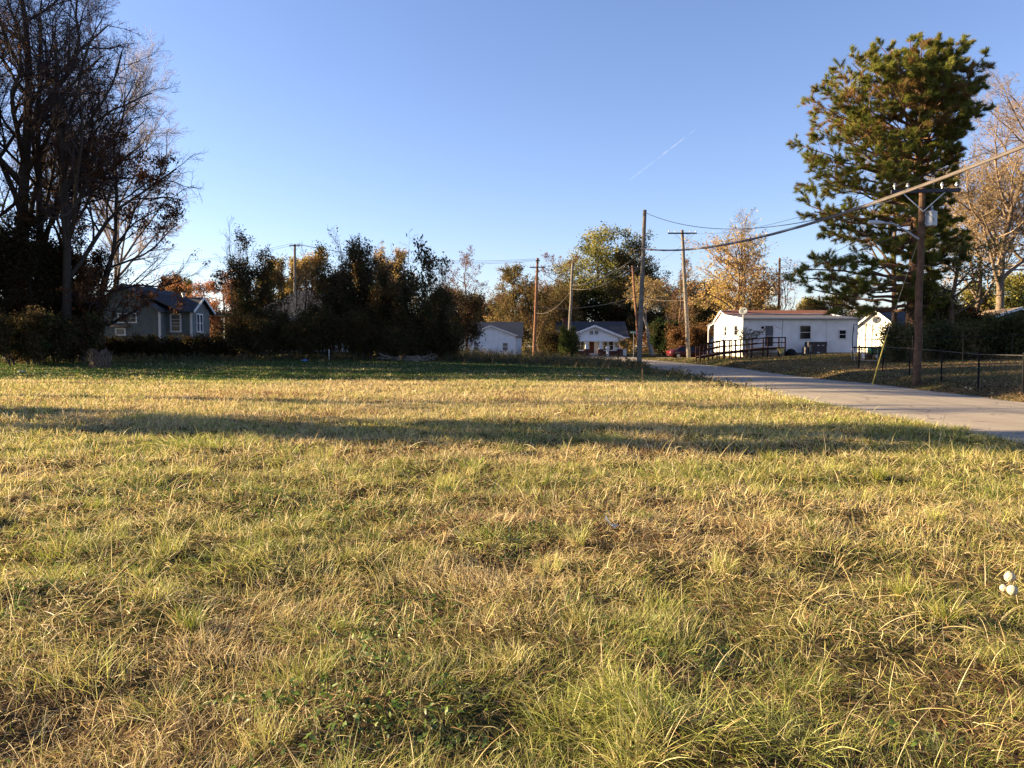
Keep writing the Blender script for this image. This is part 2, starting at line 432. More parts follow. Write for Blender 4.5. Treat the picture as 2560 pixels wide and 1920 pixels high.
def leaves(rng, Pp, n, size, spread, palette, clump=2.0, droop=0.0, t0=.15, keep=None, narrow=.55):
    N, K, _ = Pp.shape
    idx = np.repeat(np.arange(N), n)
    f = (t0 + (1 - t0) * rng.random(N * n)) * (K - 1); i0 = np.clip(f.astype(int), 0, K - 2); w_ = (f - i0)[:, None]
    C = Pp[idx, i0] * (1 - w_) + Pp[idx, i0 + 1] * w_ + rng.normal(size=(N * n, 3)) * spread
    if keep is not None:
        k = keep(C, rng); C = C[k]
    m = len(C)
    a = norm(rng.normal(size=(m, 3)) + np.array([0, 0, -droop])); b = norm(np.cross(a, rng.normal(size=(m, 3))))
    s = (size * rng.uniform(.6, 1.4, m))[:, None]
    nrm = np.cross(a, b) * s * .12
    V = np.stack([C - a * s * .5, C + b * s * narrow * .5 + nrm, C + a * s * .5, C - b * s * narrow * .5 + nrm], 1).reshape(-1, 3)
    F = np.arange(m * 4).reshape(m, 4)
    pal = np.asarray(palette, float)
    q = fnoise(C[:, 0] + C[:, 2] * .7, C[:, 1] - C[:, 2], clump, 1)
    q = np.clip((q - .25) / .5, 0, .999) + rng.normal(size=m) * .16
    q = np.clip(q, 0, .999) * (len(pal) - 1); i = q.astype(int); wq = (q - i)[:, None]
    c = pal[i] * (1 - wq) + pal[np.minimum(i + 1, len(pal) - 1)] * wq
    c = c * rng.uniform(.75, 1.25, (m, 1))
    return V, F, np.repeat(c, 4, 0)

def fit(levels, h, wx, wy, cx=0.0, trunk_keep=True):
    """scale a generated skeleton so that its crown is h high and wx by wy across"""
    allp = np.concatenate([l[0].reshape(-1, 3) for l in levels])
    zz = np.percentile(allp[:, 2], 99.7); x0, x1 = np.percentile(allp[:, 0], [.7, 99.3]); y0, y1 = np.percentile(allp[:, 1], [.7, 99.3])
    sx, sy, sz = wx / (x1 - x0), wy / (y1 - y0), h / zz
    mx = (x0 + x1) / 2
    for l in levels:
        q = l[0]; g = np.clip(q[:, :, 2] / (.5 * zz), 0, 1)
        q[:, :, 0] = q[:, :, 0] * sx + (cx - mx * sx) * g
        q[:, :, 1] *= sy; q[:, :, 2] *= sz

def plant(name, label, cat, base, h, wx, wy=None, cx=0.0, seed=1, group=None, stems=1, stem_spread=0.0, stem_ang=.05, trunk_r=.3, trunk_frac=.8,
          t0=.25, n=(14, 7, 7, 6), ang=(.95, .8, .8, .8), ratio=((.4, .65), (.4, .6), (.35, .55), (.35, .6)), up=(.05, .04, .03, .02), wander=(.05, .12, .15, .18, .2),
          bark_c=('bark_grey', (.13, .11, .095)), leaf=None, tr=.6, minr=.006, fall=.45, t0s=(.25, .2, .2), trunk_parts=('trunk', 'crown'), twig_bark=None):
    rng = np.random.default_rng(seed)
    wy = wy or wx
    S = np.zeros((stems, 3)); A = rng.random(stems) * 6.283
    if stems > 1: S[:, 0] = np.cos(A) * stem_spread * np.sqrt(rng.random(stems)); S[:, 1] = np.sin(A) * stem_spread * np.sqrt(rng.random(stems))
    D = np.stack([np.cos(A) * stem_ang, np.sin(A) * stem_ang, np.ones(stems)], 1)
    L = np.full(stems, h * trunk_frac) * rng.uniform(.75 if stems > 1 else 1, 1.0, stems)
    lv = [grow(rng, S, D, L, np.full(stems, trunk_r), np.full(stems, trunk_r * .25), 10, wander[0], .03)]
    for k in range(len(n)):
        tt0 = t0 if k == 0 else t0s[min(k - 1, len(t0s) - 1)]
        c = kids(rng, lv[-1][0], lv[-1][1], n[k], tt0, 1.0, ang[k], .25, ratio[k], (8, 6, 5, 4, 3)[k], wander[min(k + 1, len(wander) - 1)], up[k], rr=tr, fall=fall if k == 0 else .35, minr=minr)
        lv.append((c[0], c[1]))
    fit(lv, h, wx, wy, cx)
    root = empty(name, base, label, cat, group)
    bm = bark(*bark_c); tb = bark(*twig_bark) if twig_bark else bm
    V, F = tubes(lv[:2], (9, 6))
    V = V.copy(); low = V[:, 2] < .0; V[low, 2] -= .15
    # let the butt run a little into the soil
    link(trunk_parts[0], fast_mesh(name + '_' + trunk_parts[0], V, [F], [bm], smooth=True), root)
    V2, F2 = tubes(lv[2:], (5, 4, 3, 3)[:len(lv) - 2])
    colr = np.full((len(V2), 3), .1); mats = [tb]; polys = [F2]; pm = [np.zeros(len(F2), int)]
    if leaf:
        o = len(V2)
        LV, LF, LC = leaves(rng, lv[-1][0], **leaf)
        V2 = np.concatenate([V2, LV]); polys.append(LF + o); pm.append(np.ones(len(LF), int)); colr = np.concatenate([colr, LC]); mats.append(M['leaf'])
    link(trunk_parts[1], fast_mesh(name + '_' + trunk_parts[1], V2, polys, mats, np.concatenate(pm), colr), root)
    return root

BROWN = [(.10, .045, .025), (.14, .065, .03), (.17, .085, .04), (.12, .06, .03)]
DARKG = [(.022, .036, .016), (.03, .05, .02), (.045, .06, .022), (.06, .05, .025)]
GOLD = [(.34, .21, .08), (.42, .29, .11), (.36, .28, .10), (.28, .17, .075)]
ORANGE = [(.28, .125, .06), (.33, .155, .08), (.24, .125, .06)]
OLIVE = [(.09, .10, .03), (.20, .19, .05), (.28, .24, .07), (.13, .13, .04)]
MIXED = [(.06, .07, .028), (.15, .115, .05), (.22, .155, .07), (.10, .09, .04)]
# ---------------------------------------------------------------- trees and shrubs
def at(px, d): return G(px, d, -.03)
def hgt(px, ytop, d): return P(px, ytop, d).z - gz((px - CX) / FPX * d, d)
GT = dict(trunk_frac=.85, n=(17, 10, 9, 9), ang=(.75, .75, .8, .85), up=(.10, .07, .04, .0), wander=(.05, .12, .18, .2, .22))
DARKBARK = ('dark_bark', (.05, .042, .036)); GREYBARK = ('grey_bark', (.15, .13, .115)); PALEBARK = ('pale_bark', (.30, .26, .21)); BROWNBARK = ('brown_bark', (.13, .085, .06))
TWIG = ('twig_bark', (.055, .042, .04)); PALETWIG = ('pale_twig', (.42, .37, .36))

# the tall bare trees at the left
plant('bare_tree', 'tallest bare dark tree with thick trunk at the left edge of the lot', 'tree', at(30, 55), 33, 16, cx=.5, seed=11, group='tall bare trees on the left', trunk_r=.52,
      bark_c=DARKBARK, twig_bark=TWIG, leaf=dict(n=1, size=.12, spread=.1, palette=BROWN, keep=lambda C, r: (r.random(len(C)) < .35)), minr=.007, **GT)
plant('bare_tree', 'bare dark tree with twin leaning limbs just right of the thickest trunk', 'tree', at(95, 57), 29, 13, cx=.6, seed=12, group='tall bare trees on the left', trunk_r=.38,
      bark_c=DARKBARK, twig_bark=TWIG, leaf=dict(n=1, size=.12, spread=.1, palette=BROWN, keep=lambda C, r: (r.random(len(C)) < .3)), minr=.007, **GT)
plant('bare_tree', 'bare dark tree whose long crooked limb reaches highest against open sky on the left', 'tree', at(165, 54), 27.5, 12, cx=1.3, seed=29, group='tall bare trees on the left', trunk_r=.36,
      bark_c=DARKBARK, twig_bark=TWIG, minr=.007, trunk_frac=.85, n=(14, 9, 8, 8), ang=(.6, .75, .8, .85), up=(.08, .05, .03, .0), wander=(.05, .14, .2, .22, .24))
plant('bare_tree', 'bare dark tree partly cut off by the left edge of the picture', 'tree', at(-45, 58), 29, 15, cx=.5, seed=17, group='tall bare trees on the left', trunk_r=.4,
      bark_c=DARKBARK, twig_bark=TWIG, leaf=dict(n=1, size=.13, spread=.1, palette=BROWN, keep=lambda C, r: (r.random(len(C)) < .3)), minr=.007, **GT)
plant('bare_tree', 'slender bare dark tree behind the crooked limbed one on the left', 'tree', at(135, 64), 24, 11, cx=.8, seed=18, group='tall bare trees on the left', trunk_r=.28,
      bark_c=DARKBARK, twig_bark=TWIG, leaf=dict(n=1, size=.14, spread=.1, palette=BROWN, keep=lambda C, r: (r.random(len(C)) < .3)), minr=.007, **GT)
plant('twiggy_tree', 'pale grey haze of fine bare twigs behind the dark left trees', 'tree', at(290, 78), hgt(310, 150, 78) , 14.0, cx=1.3, seed=14, trunk_r=.3, trunk_frac=.7,
      bark_c=GREYBARK, twig_bark=PALETWIG, n=(20, 11, 10, 9), ang=(.7, .6, .6, .6), up=(.04, .04, .02, .01), wander=(.04, .08, .12, .14, .16), minr=.006)
plant('brown_leaf_tree', 'tree with drooping brown dead leaves spreading right over the grey house', 'tree', at(200, 58), hgt(260, 320, 58), 11, cx=3.0, seed=15, trunk_r=.26, trunk_frac=.7, t0=.12,
      bark_c=DARKBARK, twig_bark=TWIG, n=(15, 8, 8, 7), ang=(1.15, .7, .7, .8), up=(.05, .02, .0, -.02), minr=.006,
      leaf=dict(n=2, size=.22, spread=.14, palette=BROWN, droop=1.2, narrow=.45, keep=lambda C, r: (r.random(len(C)) < .9 * (fnoise(C[:, 0], C[:, 2], 2.0, 4) > .47))))
SH = dict(stems=11, trunk_frac=.8, t0=.1, n=(8, 6, 6), ratio=((.3, .55), (.4, .6), (.4, .6)), ang=(.7, .8, .8), up=(.05, .02, .0), trunk_parts=('stems', 'foliage'))
def shrub(name, label, px, d, h, wx, wy, seed, pal, n=9, size=.22, spread=.28, group=None, bk=DARKBARK, **kw):
    size *= .76; n = int(n * 1.6 + .5); spread *= .85; q = dict(SH); q.update(stem_spread=wx * .3, stem_ang=.25, trunk_r=.05, tr=.55); q.update(kw)
    return plant(name, label, 'shrub', at(px, d), h, wx, wy, seed=seed, group=group, bark_c=bk, leaf=dict(n=n, size=size, spread=spread, palette=pal, clump=1.5), **q)
DTH = [(.035, .038, .02), (.05, .04, .024), (.06, .042, .026), (.032, .042, .018)]
THK = [(.045, .055, .022), (.075, .06, .03), (.105, .07, .04), (.05, .07, .025)]
TH = 'thicket under the bare trees'
shrub('vine_thicket', 'dark vine covered thicket at the left edge under the tallest tree', 5, 54, 11.5, 6, 5, 21, DTH, n=5, size=.24, group=TH)
shrub('vine_thicket', 'dark thicket with brown leaves between the bare trunks on the left', 85, 55, 9.0, 5, 5, 22, BROWN[:1] + DTH, n=5, size=.24, group=TH)
shrub('vine_thicket', 'tall brownish thicket left of the grey house behind the stump', 165, 56, 8.6, 5, 4, 23, [(.05, .03, .02)] + DTH + BROWN, n=5, size=.24, group=TH)
shrub('vine_thicket', 'shorter green thicket touching the left corner of the grey house', 200, 60, 6.0, 2.8, 3, 24, DTH + [(.10, .09, .03)], n=7, size=.22, group=TH)
shrub('low_bush', 'low leafy bush at the foot of the tallest bare tree', 45, 50, 3.4, 4, 3, 25, THK, n=4, size=.22, group='low bushes along the back edge of the lot')
shrub('low_bush', 'low dark bush directly left of the tree stump', 150, 52, 3.2, 5, 3, 26, THK, n=4, size=.22, group='low bushes along the back edge of the lot')

# trees and bushes along the back of the lot
shrub('vine_covered_tree', 'dark column of vines with bare twigs on top beside the grey house', 632, 62, hgt(632, 590, 62), 4.6, 4, 31, THK + BROWN[:1], n=7, size=.22, spread=.25, stems=5, t0=.05, group='overgrown trees behind the lot', stem_ang=.06)
plant('bare_tree', 'thin bare twigs fanning out above the vine covered column', 'tree', at(612, 64), hgt(612, 545, 64), 4.5, seed=32, stems=4, stem_spread=.6, stem_ang=.12, trunk_r=.08, t0=.35, n=(8, 6, 6), ang=(.5, .5, .6), ratio=((.3, .5), (.4, .6), (.4, .6)), up=(.06, .04, .02), bark_c=GREYBARK, twig_bark=GREYBARK)
shrub('overgrown_tree', 'dark leafy tree with an arching vine top right of the roof peak gap', 838, 63, hgt(838, 625, 63), 3.7, 4.5, 33, THK + BROWN[:2], n=4, size=.22, stems=6, group='overgrown trees behind the lot')
shrub('overgrown_tree', 'dark tree with a leaning vine crown reaching right in the thicket middle', 890, 62, hgt(890, 600, 62), 3.0, 3, 34, THK, n=4, size=.26, stems=4, stem_ang=.1, cx=.5, group='overgrown trees behind the lot')
shrub('overgrown_bush', 'brown and green tall bush below the golden tree tops', 950, 61, hgt(950, 690, 61), 5.0, 4, 35, [(.04, .045, .02), (.07, .05, .025), (.10, .06, .03)], n=5, size=.2, group='overgrown trees behind the lot')
plant('bare_tree', 'spindly bare stems with dangling seed pods above the thicket', 'tree', at(985, 62), hgt(985, 575, 62), 6, seed=36, stems=6, stem_spread=1.5, stem_ang=.1, trunk_r=.07, t0=.4, n=(6, 5, 4), ang=(.5, .6, .6), ratio=((.25, .45), (.3, .6), (.3, .6)), up=(.05, .03, .0), bark_c=GREYBARK, twig_bark=GREYBARK,
      leaf=dict(n=1, size=.3, spread=.1, palette=BROWN, droop=3, narrow=.3, keep=lambda C, r: r.random(len(C)) < .12))
plant('leafy_tree', 'dark tree with a pale slanting trunk and large hanging leaves', 'tree', at(1050, 61), hgt(1065, 605, 61), 5.2, 4.4, cx=.4, seed=37, trunk_r=.13, trunk_frac=.8, t0=.3, n=(13, 6, 6), ang=(.8, .7, .8), ratio=((.3, .5), (.4, .6), (.4, .6)), up=(.06, .02, -.02), bark_c=PALEBARK, twig_bark=TWIG,
      leaf=dict(n=3, size=.28, spread=.2, palette=THK + [(.07, .035, .02)], droop=1.2, narrow=.5))
shrub('overgrown_bush', 'dark bush around the foot of the pale slanting trunk', 1030, 60, 5.6, 6.0, 4, 38, THK + [(.09, .055, .03), (.06, .045, .025)], n=5, size=.2, group='overgrown trees behind the lot')
shrub('overgrown_bush', 'thin brownish bush in front of the left side of the pale blue house', 1150, 66, 5.6, 3.6, 4, 39, [(.05, .03, .02), (.06, .055, .025)], n=4, size=.2, stems=7, group='overgrown trees behind the lot')
plant('bare_tree', 'rusty bare tree standing left of the pale blue house', 'tree', at(1165, 82), hgt(1165, 615, 82), 7.5, seed=40, trunk_r=.16, t0=.25, bark_c=BROWNBARK, twig_bark=('rust_twig', (.20, .12, .095)), n=(13, 8, 7, 5), up=(.06, .03, .02, .0),
      leaf=dict(n=1, size=.16, spread=.1, palette=BROWN, keep=lambda C, r: r.random(len(C)) < .5))
for (px, yt, sd, lab) in ((745, 600, 141, 'bare twigs above the dark bushes left of the far pole gap'), (870, 560, 142, 'bare arching twigs above the leaning vine crown'), (935, 585, 143, 'thin upright bare sprouts over the middle of the thicket'), (1085, 625, 144, 'bare twigs at the right shoulder of the thicket')):
    plant('bare_tree', lab, 'tree', at(px, 63), hgt(px, yt, 63), 4.0, seed=sd, stems=5, stem_spread=.9, stem_ang=.14, trunk_r=.06, t0=.35, n=(8, 6, 5), ang=(.55, .6, .7), ratio=((.25, .45), (.4, .6), (.4, .6)), up=(.04, .02, .0), wander=(.06, .14, .18, .2), bark_c=DARKBARK, twig_bark=TWIG,
          leaf=dict(n=1, size=.2, spread=.08, palette=BROWN, droop=1, keep=lambda C, r: r.random(len(C)) < .12))
LB = 'low bushes along the back edge of the lot'
for i, (px, d, h, wx, lab) in enumerate([
        (665, 60, 3.4, 5.5, 'low dark bush in front of the white hip roof house'), (760, 59.5, 3.9, 5, 'low bush left of the white plastic pipe'),
        (850, 60, 4.2, 5, 'low leafy bush right of the white plastic pipe'), (930, 60, 3.4, 4.5, 'low bush behind the cut branch pile'),
        (1085, 60, 3.2, 4.5, 'low bush just right of the pale slanting trunk'), (1000, 59, 2.4, 3.5, 'smallest dark bush by the cut branches')]):
    shrub('low_bush', lab, px, d, h, wx, 3, 50 + i, THK + [(.10, .06, .03), (.06, .045, .02)], n=5, size=.18, group=LB)

def hedge():
    rng = np.random.default_rng(61)
    a = at(235, 62); b = at(615, 61)
    root = empty('hedge', ((a + b) / 2), 'dark overgrown hedge running along the front of the grey house', 'hedge')
    Lx = (b - a).length
    n = 60
    S = np.stack([np.linspace(-Lx / 2, Lx / 2, n), rng.normal(0, .3, n), np.full(n, -.25)], 1)
    lv = [grow(rng, S, np.tile([0, 0, 1.], (n, 1)) + rng.normal(0, .15, (n, 3)), rng.uniform(1.5, 2.0, n), np.full(n, .03), np.full(n, .01), 6, .1, .02)]
    c = kids(rng, lv[0][0], lv[0][1], 9, .05, 1, .9, .3, (.2, .45), 4, .15, .03, minr=.006); lv.append(c[:2])
    c = kids(rng, c[0], c[1], 5, .1, 1, .9, .3, (.4, .7), 3, .15, .03, minr=.005); lv.append(c[:2])
    V, F = tubes(lv, (5, 4, 3))
    link('stems', fast_mesh('hedge_stems', V, [F], [bark(*DARKBARK)]), root)
    LV, LF, LC = leaves(rng, lv[-1][0], 11, .15, .16, [(.03, .035, .016), (.05, .045, .02), (.07, .04, .022), (.03, .045, .018)], clump=1.2)
    link('foliage', fast_mesh('hedge_leaves', LV, [LF], [M['leaf']], None, LC), root)
hedge()

# far trees in the sun behind the houses
FT = dict(trunk_frac=.72, t0=.14, n=(18, 8, 8), ang=(.85, .8, .8), ratio=((.4, .6), (.4, .6), (.4, .65)), up=(.07, .03, .02))
def far(name, label, px, d, ytop, wpx, seed, pal, n=7, size=.3, bk=BROWNBARK, spread=.3, group='sunlit trees behind the houses', keep=None, wy=None, base=None, **kw):
    q = dict(FT); q.update(kw)
    wx = wpx / FPX * d * 1.12; n = int(n * 2.0); size *= .8
    return plant(name, label, 'tree', base or at(px, d), hgt(px, ytop, d), wx, wy or wx * .8, seed=seed, group=group, trunk_r=q.pop('trunk_r', .25), bark_c=bk, leaf=dict(n=n, size=size, spread=spread, palette=pal, keep=keep), **q)
far('orange_tree', 'round orange tree rising right behind the grey house gable', 540, 112, 682, 155, 71, ORANGE, n=8, size=.32)
far('orange_tree', 'orange tree farther back over the grey house roof', 432, 150, 690, 70, 72, ORANGE + GOLD[:1], n=6, size=.4)
far('green_tree', 'small green tree between the two orange trees', 465, 155, 692, 50, 73, OLIVE, n=6, size=.4)
far('gold_tree', 'yellow green tree showing left of the far utility pole top', 690, 118, 648, 90, 74, OLIVE[1:] + GOLD[:2], n=7, size=.34)
far('gold_tree', 'golden olive tree just right of the far utility pole', 790, 118, 626, 110, 75, OLIVE[1:3] + GOLD, n=7, size=.34)
far('gold_tree', 'narrow golden tree directly behind the far utility pole', 735, 124, 650, 60, 76, OLIVE[1:3] + GOLD[2:], n=6, size=.34)
far('gold_tree', 'bright golden tree top above the middle of the thicket', 985, 118, 628, 100, 77, GOLD, n=8, size=.34)
far('gold_tree', 'golden tree top left of the brightest one over the thicket', 900, 122, 642, 100, 78, GOLD + MIXED[1:2], n=7, size=.34)
far('brown_tree', 'brown gold tree behind the pale blue house', 1285, 132, 668, 105, 79, MIXED, n=6, size=.34)
far('gold_tree', 'low yellow tree left of the pale blue house roof', 1255, 150, 745, 120, 80, GOLD, n=6, size=.4)
plant('bare_tree', 'greyish bare tree with few leaves left of the tall green tree', 'tree', at(1385, 138), hgt(1385, 632, 138), 9.5, 8, seed=81, trunk_r=.28, t0=.15, bark_c=GREYBARK, twig_bark=('grey_twig', (.22, .17, .15)), n=(15, 8, 8, 5), up=(.08, .04, .02, .0),
      leaf=dict(n=1, size=.3, spread=.2, palette=BROWN + MIXED[1:3], keep=lambda C, r: r.random(len(C)) < .45))
plant('brown_tree', 'tangled brown tree low beside the reddish pole by the porch house', 'tree', at(1350, 128), hgt(1350, 690, 128), 9, 8, seed=82, trunk_r=.22, t0=.1, bark_c=BROWNBARK, twig_bark=BROWNBARK, n=(15, 8, 8), up=(.05, .02, .0),
      leaf=dict(n=4, size=.3, spread=.3, palette=[(.05, .045, .02), (.10, .075, .03), (.16, .10, .04)]))
far('green_tree', 'largest yellow green tree rising behind the porch house', 1490, 140, 570, 235, 83, [(.06, .07, .025), (.13, .13, .04), (.26, .24, .07), (.36, .32, .10)], n=10, size=.44, spread=.45, trunk_r=.45, bk=DARKBARK)
far('brown_tree', 'brown green tree leaning right of the largest green tree', 1590, 138, 600, 140, 84, [(.07, .07, .03), (.13, .10, .04), (.17, .11, .05)], n=7, size=.4, spread=.35, trunk_r=.35, bk=DARKBARK)
far('dark_tree', 'dark green tree mass low behind the porch house roof', 1480, 146, 700, 190, 85, DARKG, n=9, size=.45, spread=.4)
plant('pruned_tree', 'pale trunked tree with weeping tan branches beside the stop sign', 'tree', at(1631, 124), hgt(1631, 690, 124), 8.5, 7, seed=86, trunk_r=.42, trunk_frac=.55, t0=.55, bark_c=PALEBARK, twig_bark=PALEBARK, n=(9, 8, 8, 4), ang=(.6, .7, .9, 1.1), ratio=((.7, 1.0), (.4, .6), (.4, .6), (.5, .8)), up=(.06, .0, -.12, -.2),
      leaf=dict(n=2, size=.26, spread=.15, palette=[(.20, .14, .05), (.30, .22, .09), (.36, .25, .09)], droop=1))
plant('bare_tree', 'bare brown tree between the weeping tree and the yellow tree', 'tree', at(1690, 118), hgt(1690, 640, 118), 6.5, 6, seed=87, trunk_r=.2, t0=.15, bark_c=BROWNBARK, twig_bark=BROWNBARK, n=(14, 8, 7, 4), up=(.06, .03, .02, .0),
      leaf=dict(n=1, size=.26, spread=.15, palette=BROWN + GOLD[:1], keep=lambda C, r: r.random(len(C)) < .4))
def ykeep(C, r): return r.random(len(C)) < np.interp(C[:, 2], [0, 7, 13, 16], [1, .9, .38, .05])
plant('yellow_tree', 'tall airy yellow tree with bare top behind the white ramp house', 'tree', at(1825, 96), hgt(1825, 520, 96), 11.3, 9, seed=88, trunk_r=.27, trunk_frac=.8, t0=.12, stems=4, stem_spread=.8, stem_ang=.18, n=(10, 7, 6, 4), ang=(.6, .65, .75, .8), ratio=((.35, .55), (.4, .6), (.4, .6), (.4, .6)), up=(.07, .05, .03, .01), bark_c=('yellow_tree_bark', (.16, .12, .08)),
      leaf=dict(n=3, size=.26, spread=.22, palette=[(.50, .38, .12), (.46, .34, .13), (.42, .27, .12), (.36, .22, .11)], keep=ykeep))
plant('bare_tree', 'thin branching tree leaning over the white ramp house roof toward the pole', 'tree', at(1862, 92), hgt(1862, 640, 92), 11, 5, cx=3.0, seed=89, trunk_r=.12, trunk_frac=.6, t0=.1, stems=2, stem_spread=.3, stem_ang=.5, n=(7, 6, 5, 4), ang=(.5, .6, .7, .8), up=(.05, .03, .02, 0), bark_c=DARKBARK, twig_bark=BROWNBARK,
      leaf=dict(n=1, size=.2, spread=.12, palette=BROWN + ORANGE[:1], keep=lambda C, r: r.random(len(C)) < .35))
shrub('orange_bush', 'orange brown bush at the left end of the white ramp house', 1722, 96, 4.2, 4.6, 4, 90, [(.10, .06, .03), (.20, .11, .05), (.16, .085, .04)], n=4, size=.26)
shrub('dark_bush', 'dark bush behind the rear of the red car', 1668, 108, 5, 4, 4, 91, DARKG, n=8, size=.3)
far('spruce_tree', 'small pointed conifer over the white house roof beside the far pole', 1900, 135, 722, 46, 92, DARKG[1:] + OLIVE[:1], n=8, size=.3, group=None, ang=(1.4, .8, .8), fall=.85, t0=.05, up=(.0, .0, .0))
far('gold_tree', 'sunlit golden tree low right of the pole behind the white house roof', 1995, 150, 748, 110, 93, GOLD[1:3] + OLIVE[2:3], n=6, size=.4)
far('brown_tree', 'brown leafless tree mass at the far left of the yellow tree', 1755, 150, 700, 120, 94, MIXED, n=4, size=.4)
OLT = [(.08, .075, .03), (.13, .105, .045), (.18, .14, .06), (.15, .10, .05)]
for i, (px, d, yt, wp, lab) in enumerate([(1090, 140, 722, 120, 'muted brown tree low behind the rusty bare tree'), (1165, 150, 735, 110, 'olive tan tree low behind the left side of the pale blue house'), (1345, 148, 705, 130, 'olive tan tree between the reddish pole and the pale grey pole'), (1405, 135, 715, 90, 'dark olive tree right behind the pale grey pole'),
        (1560, 150, 690, 120, 'olive tan tree behind the leaning reddish pole'), (1665, 140, 725, 120, 'tan tree low behind the weeping tree'), (1735, 132, 705, 110, 'tan tree behind the dark crossarm pole'), (1900, 155, 765, 120, 'low olive tree behind the white ramp house roof'), (2080, 150, 740, 150, 'olive tree low behind the pine boughs')]):
    far('brown_tree', lab, px, d, yt, wp, 160 + i, OLT, n=7, size=.36, spread=.4, bk=GREYBARK if i % 2 else BROWNBARK)
# right side behind the fence
RB = dict(trunk_frac=.85, t0=.22, n=(16, 9, 9, 8), ang=(.7, .7, .75, .8), up=(.08, .05, .03, .0), wander=(.06, .13, .18, .2, .22))
TANL = [(.20, .14, .065), (.28, .20, .09), (.34, .25, .11)]
plant('bare_tree', 'tall bare tree with tan leaf remnants right of the pine', 'tree', at(2490, 58), hgt(2490, 205, 58), 13, 10, seed=101, trunk_r=.33, bark_c=('tan_bark', (.16, .12, .09)), twig_bark=('tan_twig', (.27, .20, .14)), group='tall trees on the right',
      leaf=dict(n=1, size=.15, spread=.12, palette=TANL, keep=lambda C, r: (r.random(len(C)) < np.interp(C[:, 2], [2, 12, 17], [1, .85, .2]))), **RB)
plant('bare_tree', 'bare tree at the right edge with reddish twigs against the sky', 'tree', at(2590, 60), hgt(2590, 150, 60), 12, 9, seed=102, trunk_r=.34, bark_c=('tan_bark', (.16, .12, .09)), twig_bark=('tan_twig', (.27, .20, .14)), group='tall trees on the right',
      leaf=dict(n=1, size=.15, spread=.12, palette=TANL, keep=lambda C, r: (r.random(len(C)) < np.interp(C[:, 2], [2, 10, 15], [.8, .5, .05]))), **RB)
plant('tan_tree', 'tangled tan leaved tree behind the utility pole transformer', 'tree', at(2410, 64), hgt(2410, 330, 64), 11.5, 9, seed=103, trunk_r=.25, bark_c=('tan_bark', (.16, .12, .09)), twig_bark=('tan_twig', (.27, .20, .14)), group='tall trees on the right',
      leaf=dict(n=1, size=.19, spread=.16, palette=TANL + [(.16, .15, .06)], keep=lambda C, r: r.random(len(C)) < .85), **RB)
plant('bare_tree', 'slim leaning trunk tree close beside the pine on its left', 'tree', at(2232, 56), 15, 6, 5, seed=104, trunk_r=.26, bark_c=BROWNBARK, twig_bark=BROWNBARK, group='tall trees on the right', trunk_frac=.9, t0=.45, n=(9, 6, 5, 4), up=(.1, .05, .03, 0), ang=(.6, .7, .7, .8),
      leaf=dict(n=1, size=.2, spread=.15, palette=TANL[:2] + OLIVE[:1], keep=lambda C, r: r.random(len(C)) < .3))
RBU = [(.06, .075, .03), (.09, .09, .035), (.15, .12, .055), (.20, .15, .07)]
shrub('yard_bush', 'wide dark bush behind the black fence near the utility pole', 2330, 44, 1.9, 5.5, 3.0, 105, RBU, n=4, size=.18, group='bushes behind the black fence')
shrub('yard_bush', 'dark leafy bush behind the black fence left of the shed', 2430, 45, 2.1, 4.5, 3.0, 106, RBU[:2], n=4, size=.18, group='bushes behind the black fence')
shrub('yard_bush', 'green bush covering the front of the dark shed at the right edge', 2545, 43, 2.5, 3.4, 3, 107, RBU[:2] + DARKG[1:2], n=5, size=.18, group='bushes behind the black fence')
shrub('yard_bush', 'tallest yard bush with red and green leaves in front of the white gable', 2395, 52, 3.6, 3.6, 3.4, 108, [(.08, .025, .02), (.05, .05, .022), (.13, .11, .035)], n=6, size=.2, group='bushes behind the black fence')
shrub('yard_bush', 'thin upright bush of pale stems right beside the utility pole', 2320, 50, 5.2, 2.6, 2.6, 109, [(.13, .11, .05), (.10, .10, .035)], n=3, size=.18, group='bushes behind the black fence', bk=('tan_bark', (.16, .12, .09)))
plant('yard_tree', 'small tree with a straight brown trunk between utility pole and shed', 'tree', at(2390, 49), 7.4, 5, 5, seed=110, trunk_r=.24, t0=.4, bark_c=BROWNBARK, n=(12, 7, 6), up=(.03, .02, 0), ratio=((.3, .5), (.4, .6), (.4, .6)), leaf=dict(n=3, size=.18, spread=.2, palette=OLIVE[:3] + DARKG[:1]))
far('green_tree', 'olive tree filling the gap low between the right hand trunks', 2470, 78, 690, 190, 111, OLIVE, n=7, size=.3, group='tall trees on the right')
plant('bare_shrub', 'bare dark twiggy shrub in front of the ramp of the white house', 'shrub', at(1876, 66), 2.7, 2.7, 2.4, seed=112, trunk_r=.06, trunk_frac=.55, t0=.4, n=(12, 7, 5), ang=(.6, .6, .7), ratio=((.7, 1.0), (.4, .6), (.4, .6)), up=(.06, .03, .02), bark_c=DARKBARK, minr=.009,
      leaf=dict(n=1, size=.12, spread=.06, palette=DARKG + BROWN[:1], keep=lambda C, r: r.random(len(C)) < .7), trunk_parts=('stems', 'foliage'))
plant('porch_shrub', 'small round golden shrub at the right corner of the porch house', 'shrub', at(1554, 117), 2.6, 2.0, 2.0, seed=113, trunk_r=.06, trunk_frac=.5, t0=.4, n=(12, 7, 5), ang=(.7, .7, .7), ratio=((.6, .9), (.4, .6), (.4, .6)), bark_c=BROWNBARK,
      leaf=dict(n=4, size=.16, spread=.12, palette=GOLD[2:] + MIXED[1:2]), trunk_parts=('stems', 'foliage'))
